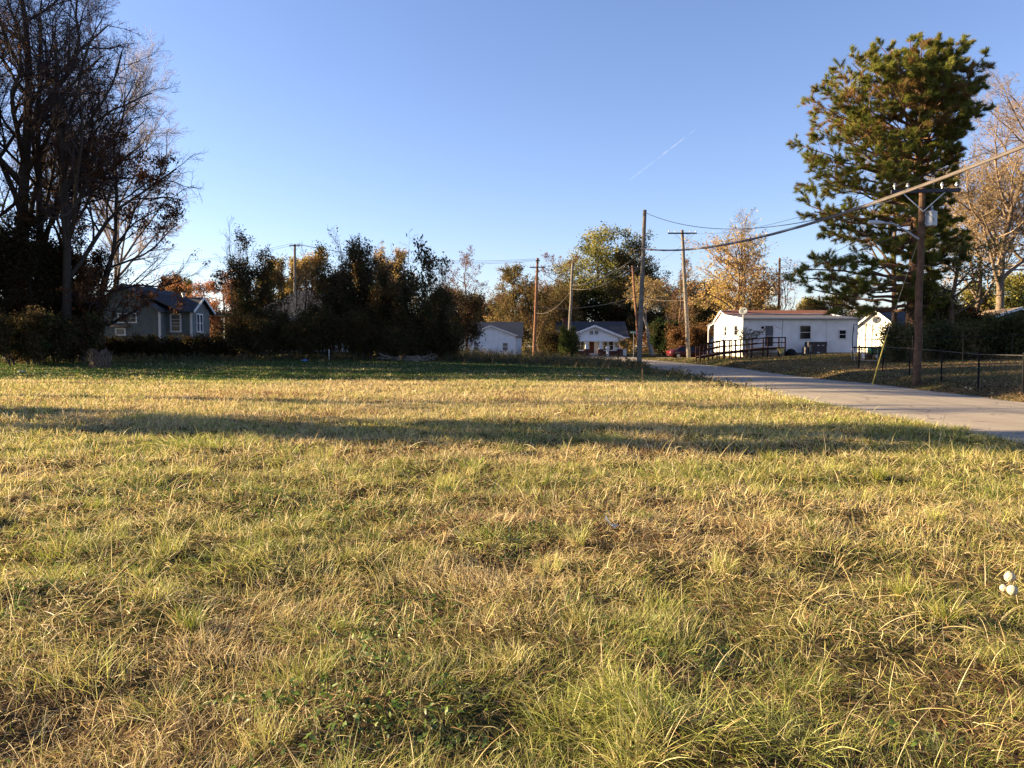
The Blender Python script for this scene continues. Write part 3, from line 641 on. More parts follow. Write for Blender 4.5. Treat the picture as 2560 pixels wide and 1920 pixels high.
shrub('corner_bush', 'leafy bush hiding the base of the grey pole left of the porch house', 1420, 73, 3.2, 1.5, 1.4, 114, [(.05, .075, .025), (.08, .10, .03), (.10, .09, .04)], n=3, size=.15, spread=.14)
shrub('corner_bush', 'low brown bush directly left of the porch house steps', 1395, 76, 2.5, 3.2, 2.6, 115, [(.05, .045, .02), (.07, .05, .025)], n=8, size=.18)
# trees standing left of the view; their shade falls across the lot
OFF = 'trees left of the view that shade the lot'
def cedar(lab, x, y, h, w_, seed, d=.24):
    b = (x, y, gz(x, y) - .03)
    plant('cedar_tree', lab, 'tree', b, h, w_, w_, seed=seed, group=OFF, trunk_r=.25, trunk_frac=.97, t0=.02, n=(40, 6, 5), ang=(1.3, .8, .8), ratio=((.2, .28), (.4, .6), (.4, .6)), up=(.05, .02, 0), fall=.6, bark_c=BROWNBARK, leaf=dict(n=9, size=.26, spread=.2, palette=DARKG))
cedar('dense dark cedar beside the lot, nearest of the row left of the view', -24.5, 19.2, 11.8, 4.8, 121)
for i, (x, y, h, w_, lab) in enumerate(((-38, 46.5, 26, 10, 'broad leafy tree left of the view, nearest of three beside the tall bare trees'), (-49, 56, 28, 12, 'broad leafy tree left of the view, middle of three'), (-58, 69, 29, 13, 'broad leafy tree left of the view, farthest of three'))):
    plant('leafy_tree', lab, 'tree', (x, y, gz(x, y) - .03), h, w_, w_, seed=127 + i, group=OFF, trunk_r=.35, t0=.12, trunk_frac=.85, bark_c=GREYBARK, n=(20, 8, 8), ang=(1.1, .8, .8), up=(.03, .02, 0), ratio=((.35, .5), (.4, .6), (.4, .6)), leaf=dict(n=7, size=.4, spread=.35, palette=OLIVE))
plant('leafy_tree', 'high crowned leafy tree standing left of the view', 'tree', (-30, 34.4, -.03), 22, 9, 8, seed=126, group=OFF, trunk_r=.28, t0=.57, trunk_frac=.85, bark_c=GREYBARK, n=(18, 8, 8), ang=(.9, .8, .8), up=(.03, .02, 0), ratio=((.25, .4), (.4, .6), (.4, .6)), leaf=dict(n=18, size=.3, spread=.3, palette=OLIVE))
plant('leafy_tree', 'tallest high crowned tree standing left of the view', 'tree', (-37, 41, -.03), 25, 10, 10, seed=136, group=OFF, trunk_r=.34, t0=.58, trunk_frac=.85, bark_c=GREYBARK, n=(20, 8, 8), ang=(.9, .8, .8), up=(.03, .02, 0), ratio=((.25, .4), (.4, .6), (.4, .6)), leaf=dict(n=18, size=.36, spread=.3, palette=OLIVE))
plant('bare_tree', 'bare roadside tree standing left of the view', 'tree', (-30, 27.0, -.03), 15, 7, 7, seed=125, group=OFF, trunk_r=.3, bark_c=GREYBARK, twig_bark=GREYBARK, n=(10, 7, 6, 4), t0=.4)

# ---------------------------------------------------------------- the big pine
def pine(base, h, seed, label, env, nl, trunk_r):
    """env = (heights, reach to -X, reach to +X) of the crown, in metres about the trunk"""
    rng = np.random.default_rng(seed)
    root = empty('pine_tree', base, label, 'tree')
    K = 16; t = np.linspace(0, 1, K); ht = h * .84
    tr = np.zeros((1, K, 3)); tr[0, :, 2] = t * ht; tr[0, :, 0] = np.sin(t * 7) * .12 + .5 * t ** 3; tr[0, :, 1] = np.cos(t * 5) * .15
    trR = (trunk_r * (1 - t) ** .7 + .06)[None] * np.where(t < .06, 1.25, 1)[None]
    z = 3.0 + (h - .5 - 3.0) * ((np.arange(nl) + rng.random(nl)) / nl) ** .82
    az = np.arange(nl) * 2.4 + rng.normal(0, .3, nl); c_, s_ = np.cos(az), np.sin(az)
    eL, eR = np.interp(z, env[0], env[1]), np.interp(z, env[0], env[2]); e = np.where(c_ < 0, eL, eR); eY = (eL + eR) / 2 * np.where(s_ < 0, .62, .85)
    reach = np.sqrt((c_ * e) ** 2 + (s_ * eY) ** 2)
    # inner limbs fill the middle of the crown, outer ones reach its surface
    reach = np.maximum(reach - .55, .4) * np.where(rng.random(nl) < .7, rng.uniform(.86, 1.03, nl), rng.uniform(.4, .85, nl))
    off = np.where(z > h * .8, (eR - eL) * .25, 0)
    tip = np.stack([c_ * reach + off, s_ * reach, z], 1)
    zs = np.clip(z - reach * np.interp(z / h, [.15, .5, .8, 1], [.0, .18, .5, 1.0]) - .2, 2.6, ht * .97)
    pz = np.interp(zs, tr[0, :, 2], np.arange(K)); i0 = np.clip(pz.astype(int), 0, K - 2); wq = (pz - i0)[:, None]
    S = tr[0][i0] * (1 - wq) + tr[0][i0 + 1] * wq
    mid = S * .5 + tip * .5; mid[:, 2] -= reach * rng.uniform(-.02, .12, nl)
    u = np.linspace(0, 1, 9)[None, :, None]
    L1 = (1 - u) ** 2 * S[:, None] + 2 * u * (1 - u) * mid[:, None] + u ** 2 * tip[:, None]
    L1[:, 1:-1] += rng.normal(0, .07, (nl, 7, 3)); rl = np.interp(zs / h, [0, 1], [.13, .06])
    l1 = (L1, rl[:, None] * (1 - .75 * np.linspace(0, 1, 9))[None])
    l2 = kids(rng, *l1, 8, .4, 1, .85, .22, (.24, .42), 6, .14, .05, rr=.5, fall=.5, flat=.88, minr=.012)[:2]
    l3 = kids(rng, *l2, 6, .3, 1, .75, .25, (.4, .6), 4, .14, .08, rr=.5, minr=.009, flat=.5)[:2]
    V, F = tubes([(tr, trR), l1], (12, 7))
    V = V.copy(); V[V[:, 2] < .01, 2] -= .2
    link('trunk', fast_mesh('pine_trunk', V, [F], [bark('pine_bark', (.17, .10, .065))], smooth=True), root)
    V2, F2 = tubes([l2, l3], (5, 4))
    # needle tufts: at the ends of the finest twigs and, browner, farther in
    ends = np.concatenate([l3[0][:, -1], l3[0][:, 2], l2[0][:, -1]]); dirs = np.concatenate([norm(l3[0][:, -1] - l3[0][:, -2]), norm(l3[0][:, 2] - l3[0][:, 1]), norm(l2[0][:, -1] - l2[0][:, -2])])
    brown = np.concatenate([np.zeros(len(l3[0])), np.ones(len(l3[0])), np.zeros(len(l2[0]))])
    rad_ = np.hypot(ends[:, 0], ends[:, 1]); keep = ~((brown > 0) & (rng.random(len(brown)) < .35)) & ~((rad_ < np.interp(ends[:, 2], [4, 9, 14, 17], [1.0, 1.9, 1.9, .2])) & (rng.random(len(brown)) < .85)); ends, dirs, brown = ends[keep], dirs[keep], brown[keep]
    nn = 62; N = len(ends); idx = np.repeat(np.arange(N), nn)
    D3 = norm(dirs[idx] * .8 + rng.normal(size=(N * nn, 3)) * .58 + np.array([0, 0, .32]))
    Ln = rng.uniform(.17, .33, N * nn)[:, None]
    B = ends[idx] - dirs[idx] * rng.uniform(0, .28, (N * nn, 1))
    sd = norm(np.cross(D3, rng.normal(size=(N * nn, 3)))) * .0115
    LV = np.stack([B - sd, B + sd, B + D3 * Ln + sd * .3], 1).reshape(-1, 3); LF = np.arange(N * nn * 3).reshape(-1, 3)
    g = np.array([(.12, .145, .032), (.17, .19, .042), (.23, .23, .055)]); bcol = np.array([(.22, .14, .055), (.28, .18, .07), (.18, .115, .045)])
    tint = rng.random(N); pick = rng.integers(0, 3, N)
    bz = fnoise(ends[:, 0] + ends[:, 1], ends[:, 2], 1.6, 2)
    isb = (brown > 0) & (rng.random(N) < .6) | ((brown == 0) & (bz > .70))
    c = np.where(isb[:, None], bcol[pick], g[pick]) * rng.uniform(.8, 1.2, (N, 1))
    LC = np.repeat(np.repeat(c, nn, 0), 3, 0)
    V2c = np.full((len(V2), 3), .1)
    me = fast_mesh('pine_crown', np.concatenate([V2, LV]), [F2, LF + len(V2)], [bark('pine_bark', (.17, .10, .065)), M['needle']], np.concatenate([np.zeros(len(F2), int), np.ones(len(LF), int)]), np.concatenate([V2c, LC]))
    link('crown', me, root)
_px = .02585
pine(at(2277, 50), 20.5, 131, 'huge green pine tree with a rounded crown standing behind the utility pole',
     ([3, 4.2, 5.4, 6.6, 7.6, 8.4, 9.7, 11.8, 14.1, 16.7, 18.0, 19.3, 20.5], [q * _px * 1.04 for q in (235, 270, 300, 240, 225, 245, 285, 283, 278, 248, 212, 145, 60)],
      [q * _px for q in (80, 90, 110, 150, 150, 120, 95, 105, 140, 200, 200, 150, 70)]), 200, .40)

# ---------------------------------------------------------------- far woods closing the horizon
def woods():
    rng = np.random.default_rng(140)
    Vs, Fs, Cs, off = [], [], [], 0
    n = 240
    px = rng.uniform(-500, 3050, n); d = rng.uniform(170, 290, n)
    for i in range(n):
        x = (px[i] - CX) / FPX * d[i]; h = rng.uniform(7, 12.5) * (1.0 if px[i] < 1100 or px[i] > 2050 else .8); r = rng.uniform(3, 5.5)
        m = 900
        u = norm(rng.normal(size=(m, 3))); rad = rng.random(m) ** .4
        lob = 1 + .35 * (fnoise(u[:, 0] * 3 + i, u[:, 2] * 3, .7, i % 5) - .5) * 2
        C = u * (rad * lob)[:, None] * np.array([r, r, h * .5]) + np.array([x, d[i], gz(x, d[i]) + h * .5])
        C = C[C[:, 2] > 0]; m = len(C)
        a = norm(rng.normal(size=(m, 3))); b = norm(np.cross(a, rng.normal(size=(m, 3)))); s = rng.uniform(.35, .8, (m, 1))
        Vs.append(np.stack([C - a * s * .5, C + b * s * .35, C + a * s * .5, C - b * s * .35], 1).reshape(-1, 3))
        Fs.append(np.arange(m * 4).reshape(m, 4) + off); off += m * 4
        pal = np.array([MIXED, GOLD, OLIVE, BROWN][rng.integers(0, 4)]); c = pal[rng.integers(0, len(pal))] * rng.uniform(.7, 1.1)
        Cs.append(np.repeat(c[None] * rng.uniform(.7, 1.3, (m, 1)), 4, 0))
    o = link('far_woods', fast_mesh('far_woods', np.concatenate(Vs), [np.concatenate(Fs)], [M['leaf']], None, np.concatenate(Cs)))
    tag(o, 'distant autumn woods closing the horizon behind the houses', 'woods', kind='stuff')
woods()
# ---------------------------------------------------------------- houses
def X_(px, d): return (px - CX) / FPX * d
def Z_(py, d): return P(CX, py, d).z

class House:
    def __init__(s, name, loc, label, cat='house', group=None):
        s.o = Vector(loc); s.root = empty(name, loc, label, cat, group)
    def put(s, mb, name, mat, parent=None, **k):
        mb.v = [(x - s.o.x, y - s.o.y, z - s.o.z) for (x, y, z) in mb.v]
        return mb.build(name, mat, parent or s.root, **k)
    def wall(s, a, b, poly, mat, course=.18, name='wall', thick=.16, lip=.05):
        """lap-sided wall along a->b (seen with a on the left), poly = outline in (s along, z)"""
        a = Vector((a[0], a[1])); b = Vector((b[0], b[1])); d = (b - a).normalized(); n = Vector((d.y, -d.x))
        mb = MB()
        def q(t, z, off): return (a.x + d.x * t + n.x * off, a.y + d.y * t + n.y * off, z)
        m = len(poly)
        mb.add([q(t, z, 0) for t, z in poly] + [q(t, z, -thick) for t, z in poly],
               [tuple(range(m)), tuple(range(m, 2 * m))[::-1]] + [(i, i + m, (i + 1) % m + m, (i + 1) % m) for i in range(m)])
        def span(z):
            xs = []
            for i in range(m):
                (t0, z0), (t1, z1) = poly[i], poly[(i + 1) % m]
                if (z0 - z) * (z1 - z) <= 0 and z0 != z1: xs.append(t0 + (t1 - t0) * (z - z0) / (z1 - z0))
            return (min(xs), max(xs)) if len(xs) > 1 else None
        z0 = min(z for _, z in poly); z1 = max(z for _, z in poly); z = z0
        if course:
            while z < z1 - .02:
                zt = min(z + course, z1 - .005); lo = span(z + .001); hi = span(zt - .001)
                if lo and hi:
                    mb.add([q(lo[0], z, lip), q(lo[1], z, lip), q(hi[1], zt, .006), q(hi[0], zt, .006), q(lo[0], z, .004), q(lo[1], z, .004)], [(0, 1, 2, 3), (4, 5, 1, 0)])
                z += course
        return s.put(mb, name, mat)
    def window(s, a, b, t0, t1, z0, z1, glass='glass', frame='white_paint', mull=(), rail=(.5,), fw=.09, off=.065, name='window', door=False):
        a = Vector((a[0], a[1])); b = Vector((b[0], b[1])); d = (b - a).normalized(); n = Vector((d.y, -d.x))
        def q(t, z, o): return Vector((a.x + d.x * t + n.x * o, a.y + d.y * t + n.y * o, z))
        up = (n.x, n.y, 0)
        mb = MB(); D = .07
        mb.bar(q(t0 - fw, z1 + fw / 2, off), q(t1 + fw, z1 + fw / 2, off), fw, D, up)
        if not door: mb.bar(q(t0 - fw * 1.3, z0 - fw / 2, off + .015), q(t1 + fw * 1.3, z0 - fw / 2, off + .015), fw, D + .03, up)
        for t in (t0 - fw / 2, t1 + fw / 2): mb.bar(q(t, z0, off), q(t, z1, off), fw, D, up)
        for r in rail: mb.bar(q(t0, z0 + (z1 - z0) * r, off - .008), q(t1, z0 + (z1 - z0) * r, off - .008), .045, D - .03, up)
        for r in mull: mb.bar(q(t0 + (t1 - t0) * r, z0, off - .012), q(t0 + (t1 - t0) * r, z1, off - .012), .05, D - .03, up)
        fr = s.put(mb, name, M[frame])
        g = MB(); g.add([q(t0, z0, off - .012), q(t1, z0, off - .012), q(t1, z1, off - .012), q(t0, z1, off - .012)], [(0, 1, 2, 3)])
        s.put(g, 'pane', M[glass], fr)
        return fr
    def slab(s, faces, mat, t=.14, name='roof', parent=None):
        mb = MB()
        for f in faces:
            f = [Vector(p) for p in f]; m = len(f)
            mb.add(f + [p - Vector((0, 0, t)) for p in f], [tuple(range(m)), tuple(range(m, 2 * m))[::-1]] + [(i, i + m, (i + 1) % m + m, (i + 1) % m) for i in range(m)])
        return s.put(mb, name, mat, parent)
    def trim(s, segs, w=.14, mat='white_paint', name='fascia', h=None):
        mb = MB()
        for a, b in segs: mb.bar(a, b, w, h)
        return s.put(mb, name, M[mat])

def ramp_house():
    d = 70.0; x0, x1 = 20.85, 31.2; xc = 28.4; zb = .75; zf = 1.02; ze = 4.02; yb = 79.8
    h = House('white_house', (x0, d, .84), 'white sided single storey house with brown roof and wooden wheelchair ramp')
    mb = MB(); mb.box(x0 + .03, x1 - .03, d + .03, yb - .03, .3, zf); h.put(mb, 'foundation', M['concrete'])
    mb = MB(); mb.box(X_(2098, d), X_(2107, d), d - .01, d + .05, .86, .98); h.put(mb, 'vent', M['black_metal'])
    h.wall((x0, d), (x1, d), [(0, zf), (x1 - x0, zf), (x1 - x0, ze), (0, ze)], M['white_siding'], .23)
    L = yb - d; s = lambda y: yb - y
    h.wall((x0, yb), (x0, d), [(0, zf), (L, zf), (L, 4.06), (s(75.4), 4.56), (s(76.8), 5.0), (s(79.4), 4.06), (0, 4.0)], M['white_siding'], .16)
    h.wall((x1, d), (x1, yb), [(0, zf), (L, zf), (L, 4.0), (7.0, 4.9), (0, 4.0)], M['white_siding'], None)
    # roof: steep brown shingles over a long low grey porch-like slope
    ov = .18
    h.slab([[(x0 - ov, 75.35, 4.66), (x1 + ov, 75.35, 4.66), (x1 + ov, 76.8, 5.14), (x0 - ov, 76.8, 5.14)],
            [(x0 - ov, 76.8, 5.14), (x1 + ov, 76.8, 5.14), (x1 + ov, 79.5, 4.12), (x0 - ov, 79.5, 4.12)]], M['brown_shingle'])
    h.slab([[(x0 - ov, d - .35, 4.12), (x1 + ov, d - .35, 4.12), (x1 + ov, 75.3, 4.60), (x0 - ov, 75.3, 4.60)]], M['grey_roofing'], .1, 'low_roof')
    h.slab([[(x0 - ov, 79.55, 4.14), (x0 + 5, 79.55, 4.14), (x0 + 5, 82.4, 3.8), (x0 - ov, 82.4, 3.8)]], M['grey_roofing'], .1, 'porch_roof')
    mb = MB(); mb.bar((x0, 82.2, .6), (x0, 82.2, 3.7), .13); mb.bar((x0, 82.2, 3.2), (x0, 81.6, 3.68), .09); mb.bar((x0, 82.3, 3.66), (x0, 79.9, 3.95), .12); h.put(mb, 'porch_post', M['white_paint'])
    h.trim([((x0 - ov, d - .38, 4.07), (x1 + ov, d - .38, 4.07))], .05, 'grey_metal', 'gutter', .12)
    h.trim([((x0 - .2, 75.30, 4.70), (x1 + .2, 75.30, 4.70))], .06, 'white_paint', 'roof_flashing', .06)
    h.trim([((x0 - ov - .03, d - .3, 4.06), (x0 - ov - .03, 75.35, 4.58)), ((x0 - ov - .03, 75.35, 4.58), (x0 - ov - .03, 76.8, 5.06)), ((x0 - ov - .03, 76.8, 5.06), (x0 - ov - .03, 79.5, 4.06))], .05, 'white_paint', 'fascia', .14)
    for xx in (x0 + .06, xc, x1 - .06):
        mb = MB(); mb.bar((xx, d - .045, zf), (xx, d - .045, ze), .12, .05, (0, 1, 0)); h.put(mb, 'corner_board', M['white_paint'])
    F = ((x0, d), (x1, d)); X = lambda p: X_(p, d) - x0; Z = lambda p: Z_(p, d)
    h.window(*F, X(1998), X(2024), Z(847), Z(814.6), rail=(.5,), fw=.09)
    h.window(*F, X(2096), X(2112), Z(846), Z(826), rail=(.5,))
    dr = h.window(*F, X(1911), X(1930.6), 1.58, Z(815), 'blind_glass', rail=(.5,), door=True, name='door', fw=.11)
    mb = MB(); mb.box(X_(1911.5, d), X_(1930, d), d - .06, d - .055, 1.6, 2.45); h.put(mb, 'lower_panel', M['charcoal'], dr)
    mb = MB(); mb.lathe([(.02, 0), (.09, .02), (.11, .1), (.09, .2), (.02, .24)], 10, (X_(1904, d), d - .12, Z(822))); h.put(mb, 'wall_lamp', M['black_metal'])
    S = ((x0, yb), (x0, d))
    for (a, b, z0, z1) in ((75.8, 75.1, 2.63, 3.45), (72.4, 71.4, 2.62, 3.46)):
        h.window(*S, yb - a, yb - b, z0, z1, rail=(.5,), fw=.08)
ramp_house()

def ramp():
    d = 68.0
    h = House('wheelchair_ramp', (X_(1855, d), d, .8), 'dark red brown wooden wheelchair ramp with railings up to the white house door', 'ramp')
    pz = [(1750, 866, 891), (1770.5, 860, 887), (1808, 851.5, 880), (1855, 849.5, 875.5), (1907, 845, 869.5), (1963, 843.5, 867.5)]
    px = [p[0] for p in pz]
    top = lambda p: Z_(float(np.interp(p, px, [q[1] for q in pz])), d); deck = lambda p: Z_(float(np.interp(p, px, [q[2] for q in pz])), d)
    for y in (d, d + 1.45):
        mb = MB()
        for p in (1750, 1770.5, 1792, 1808.5, 1823, 1839, 1851, 1879, 1907, 1919, 1946, 1962):
            if y > d and p > 1905: continue
            mb.bar((X_(p, d), y, gz(X_(p, d), y) - .2), (X_(p, d), y, top(p)), .10)
        h.put(mb, 'railing_posts', M['deck_wood'])
        for nm, f, hh in (('hand_rail', lambda p: top(p), .10), ('middle_rail', lambda p: (top(p) * .48 + deck(p) * .52), .09), ('deck_edge', lambda p: deck(p) - .1, .2)):
            mb = MB()
            lim = [p for p in px if not (y > d and p > 1907)]
            for a, b in zip(lim[:-1], lim[1:]):
                mb.bar((X_(a, d), y - .07 * (1 if y == d else -1), f(a)), (X_(b, d), y - .07 * (1 if y == d else -1), f(b)), .05, hh)
            h.put(mb, nm, M['deck_wood'])
    for p in (1750, 1808, 1855, 1907): pass
    mb = MB()
    for a, b in zip(px[:-1], px[1:]):
        n = 14
        for i in range(n):
            t0, t1 = i / n, (i + .93) / n
            p0, p1 = a + (b - a) * t0, a + (b - a) * t1
            mb.add([(X_(p0, d), d + .03, deck(p0)), (X_(p1, d), d + .03, deck(p1)), (X_(p1, d), d + (1.42 if p1 < 1907 else 1.9), deck(p1)), (X_(p0, d), d + (1.42 if p0 < 1907 else 1.9), deck(p0)),
                    (X_(p0, d), d + .03, deck(p0) - .05), (X_(p1, d), d + .03, deck(p1) - .05), (X_(p1, d), d + (1.42 if p1 < 1907 else 1.9), deck(p1) - .05), (X_(p0, d), d + (1.42 if p0 < 1907 else 1.9), deck(p0) - .05)],
                   [(0, 1, 2, 3), (7, 6, 5, 4), (0, 4, 5, 1), (1, 5, 6, 2), (2, 6, 7, 3), (3, 7, 4, 0)])
    h.put(mb, 'deck_boards', M['deck_wood'])
    mb = MB()
    for p in np.arange(1772, 1793, 2.4): mb.bar((X_(p, d), d + .0, deck(p)), (X_(p, d), d + .0, top(p) - .2), .035)
    h.put(mb, 'balusters', M['deck_wood'])
ramp()

def gable_box(name, c, ang, wdt, dep, zb, ze, zr, wallm, roofm, label, cat='house', win=(), ov=.3, course=.2):
    """plain gabled house: gable end centred on c (x,y), facing direction ang (radians, world)"""
    h = House(name, (c[0], c[1], zb), label, cat)
    n = Vector((math.cos(ang), math.sin(ang))); r = Vector((-n.y, n.x))      # r points to the viewer's right when facing the gable
    c = Vector(c); A = c - r * wdt / 2; B = c + r * wdt / 2; C = B - n * dep; D = A - n * dep
    h.wall(A, B, [(0, zb - .4), (wdt, zb - .4), (wdt, ze), (wdt / 2, zr), (0, ze)], M[wallm], course)
    h.wall(B, C, [(0, zb - .4), (dep, zb - .4), (dep, ze), (0, ze)], M[wallm], course)
    h.wall(C, D, [(0, zb - .4), (wdt, zb - .4), (wdt, ze), (wdt / 2, zr), (0, ze)], M[wallm], course)
    h.wall(D, A, [(0, zb - .4), (dep, zb - .4), (dep, ze), (0, ze)], M[wallm], course)
    k = (zr - ze) / (wdt / 2)
    f0 = c + n * ov; f1 = c - n * (dep + ov)
    def e(side, f): q = f + r * side * (wdt / 2 + ov); return (q.x, q.y, ze - k * ov + .14)
    h.slab([[e(-1, f0), (f0.x, f0.y, zr + .14), (f1.x, f1.y, zr + .14), e(-1, f1)], [e(1, f0), e(1, f1), (f1.x, f1.y, zr + .14), (f0.x, f0.y, zr + .14)]], M[roofm])
    f2 = c + n * (ov + .03)
    h.trim([(Vector(e(-1, f2)) - Vector((0, 0, .07)), (f2.x, f2.y, zr + .07)), ((f2.x, f2.y, zr + .07), Vector(e(1, f2)) - Vector((0, 0, .07)))], .05, 'white_paint', 'fascia', .18)
    for (t0, t1, z0, z1) in win: h.window(A, B, t0, t1, z0, z1, fw=.1)
    return h
# cream house behind the pine, gable turned to the low sun
c = P(2190, 835, 85)
gable_box('cream_house', (c.x, c.y), math.radians(214), 5.6, 9, .9, 3.35, 5.4, 'cream_siding', 'dark_shingle', 'sunlit cream house gable behind the trampoline under the pine', win=((3.9, 4.8, 1.7, 3.0),))
c = P(2372, 835, 80)
gable_box('white_house', (c.x, c.y), math.radians(210), 5.2, 9, .9, 3.7, 5.8, 'white_siding', 'dark_shingle', 'white house mostly hidden by bushes right of the utility pole', win=((.8, 1.7, 1.8, 3.0), (3.2, 4.0, 1.8, 3.0)))
c = P(2545, 850, 53)
gable_box('shed', (c.x, c.y), math.radians(262), 4.4, 5, .9, 3.35, 4.1, 'charcoal', 'tan_shingle', 'dark blue grey shed with leaf covered roof at the right edge', 'shed', course=.0)
c = P(1738, 850, 135)
gable_box('blue_house', (c.x, c.y), math.radians(255), 7, 9, .3, 2.9, 5.0, 'blue_siding', 'dark_shingle', 'shaded pale blue house behind the bush and the red car', win=((1.2, 2.0, 1.2, 2.4), (4.2, 5.0, 1.2, 2.4)))

def porch_house():
    d = 120.0; dw = 122.6
    h = House('porch_house', (X_(1486, d), d, 0), 'white bungalow with front gable porch, tapered columns and brick base')
    px_, pz = 12.78, 4.66; xl, xr, ze = 8.6, 17.0, 2.55
    h.wall((xl, d), (xr, d), [(0, 2.55), (xr - xl, 2.55), (xr - xl, 2.95), (px_ - xl, 4.55), (0, 2.95)], M['white_siding'], .17)
    sl_ = lambda x: pz - abs(x - px_) * (pz - 2.78) / 4.72
    for sx in (-1, 1):
        xe = px_ + sx * 4.75
        h.slab([[(px_, d - .5, pz + .12), (xe, d - .5, sl_(xe) + .12), (xe, dw + 3, sl_(xe) + .12), (px_, dw + 3, pz + .12)]], M['dark_shingle'], .1, 'porch_roof')
    h.trim([((px_ - 4.75, d - .54, 2.80), (px_, d - .54, pz + .03)), ((px_, d - .54, pz + .03), (px_ + 4.75, d - .54, 2.80))], .08, 'white_paint', 'fascia', .30)
    h.trim([((xl - .1, d - .05, 2.42), (xr + .1, d - .05, 2.42))], .2, 'white_paint', 'porch_beam', .28)
    Fg = ((xl, d), (xr, d))
    for a, b in ((1474, 1482), (1486.5, 1494.5)): h.window(*Fg, X_(a, d) - xl, X_(b, d) - xl, Z_(836, d), Z_(827, d), rail=(), mull=(.33, .66), name='gable_window', fw=.08)
    for x in (11.6, 13.75, 16.75, 8.85):
        mb = MB(); mb.add([(x - .27, d - .1, 1.12), (x + .27, d - .1, 1.12), (x + .27, d + .42, 1.12), (x - .27, d + .42, 1.12), (x - .15, d, 2.3), (x + .15, d, 2.3), (x + .15, d + .3, 2.3), (x - .15, d + .3, 2.3)],
                          [(0, 3, 2, 1), (4, 5, 6, 7), (0, 1, 5, 4), (1, 2, 6, 5), (2, 3, 7, 6), (3, 0, 4, 7)])
        c_ = h.put(mb, 'column', M['white_paint'])
        mb = MB(); mb.box(x - .42, x + .42, d - .25, d + .57, -.1, 1.03); mb.box(x - .48, x + .48, d - .3, d + .62, 1.035, 1.115); h.put(mb, 'pier', M['brick'], c_)
    for xa, xb in ((9.3, 11.15), (14.2, 16.3)):
        mb = MB(); mb.box(xa, xb, d - .05, d + .2, -.1, .85); pw = h.put(mb, 'porch_wall', M['brick'])
        mb = MB(); mb.box(xa - .01, xb + .01, d - .1, d + .25, .853, .93); h.put(mb, 'cap', M['white_paint'], pw)
    mb = MB(); mb.box(xl + .05, xr - .05, d + .25, dw, -.1, .42); h.put(mb, 'porch_floor', M['concrete'])
    mb = MB()
    for k in range(3): mb.box(11.95, 13.3, d - .3 - .3 * k, d + .24 - .3 * k, -.1, .40 - .14 * k - .001)
    h.put(mb, 'steps', M['concrete'])
    x0, x1 = 7.6, 18.1
    h.wall((x0, dw), (x1, dw), [(0, -.1), (x1 - x0, -.1), (x1 - x0, 3.1), (0, 3.1)], M['white_siding'], .17)
    h.wall((x0, dw + 9), (x0, dw), [(0, -.1), (9, -.1), (9, 3.1), (4.5, 5.4), (0, 3.1)], M['white_siding'], .17)
    h.wall((x1, dw), (x1, dw + 9), [(0, -.1), (9, -.1), (9, 3.1), (4.5, 5.4), (0, 3.1)], M['white_siding'], .17)
    yr = dw + 4.5
    h.slab([[(x0 - .4, dw - .5, 3.05), (x1 + .4, dw - .5, 3.05), (x1 + .4, yr, 5.62), (x0 - .4, yr, 5.62)], [(x0 - .4, yr, 5.62), (x1 + .4, yr, 5.62), (x1 + .4, dw + 9.5, 3.05), (x0 - .4, dw + 9.5, 3.05)]], M['dark_shingle'])
    h.trim([((x0 - .4, dw - .52, 2.95), (8.2, dw - .52, 2.95)), ((17.6, dw - .52, 2.95), (x1 + .4, dw - .52, 2.95))], .06, 'white_paint', 'eave_board', .16)
    Fw = ((x0, dw), (x1, dw)); T = lambda p: X_(p, dw) - x0
    h.window(*Fw, T(1473), T(1485), .45, 2.45, 'blind_glass', 'white_paint', rail=(), door=True, name='door')
    mb = MB(); mb.box(X_(1473, dw), X_(1485, dw), dw - .07, dw - .045, .45, 2.44); h.put(mb, 'door_leaf', M['brick'])
    mb = MB(); mb.box(X_(1487, dw), X_(1495, dw), dw - .09, dw - .04, .43, 2.44); h.put(mb, 'storm_door', M['white_paint'])
    h.window(*Fw, T(1444), T(1459), 1.0, 2.35, rail=(.5,), mull=(.5,)); h.window(*Fw, T(1509), T(1517), 1.0, 2.35); h.window(*Fw, T(1522), T(1532), 1.0, 2.35)
    mb = MB(); mb.box(8.2, 8.85, dw + 2.2, dw + 2.95, 3.2, 5.95); mb.box(8.12, 8.93, dw + 2.12, dw + 3.03, 5.953, 6.1); h.put(mb, 'chimney', M['brick'])
porch_house()

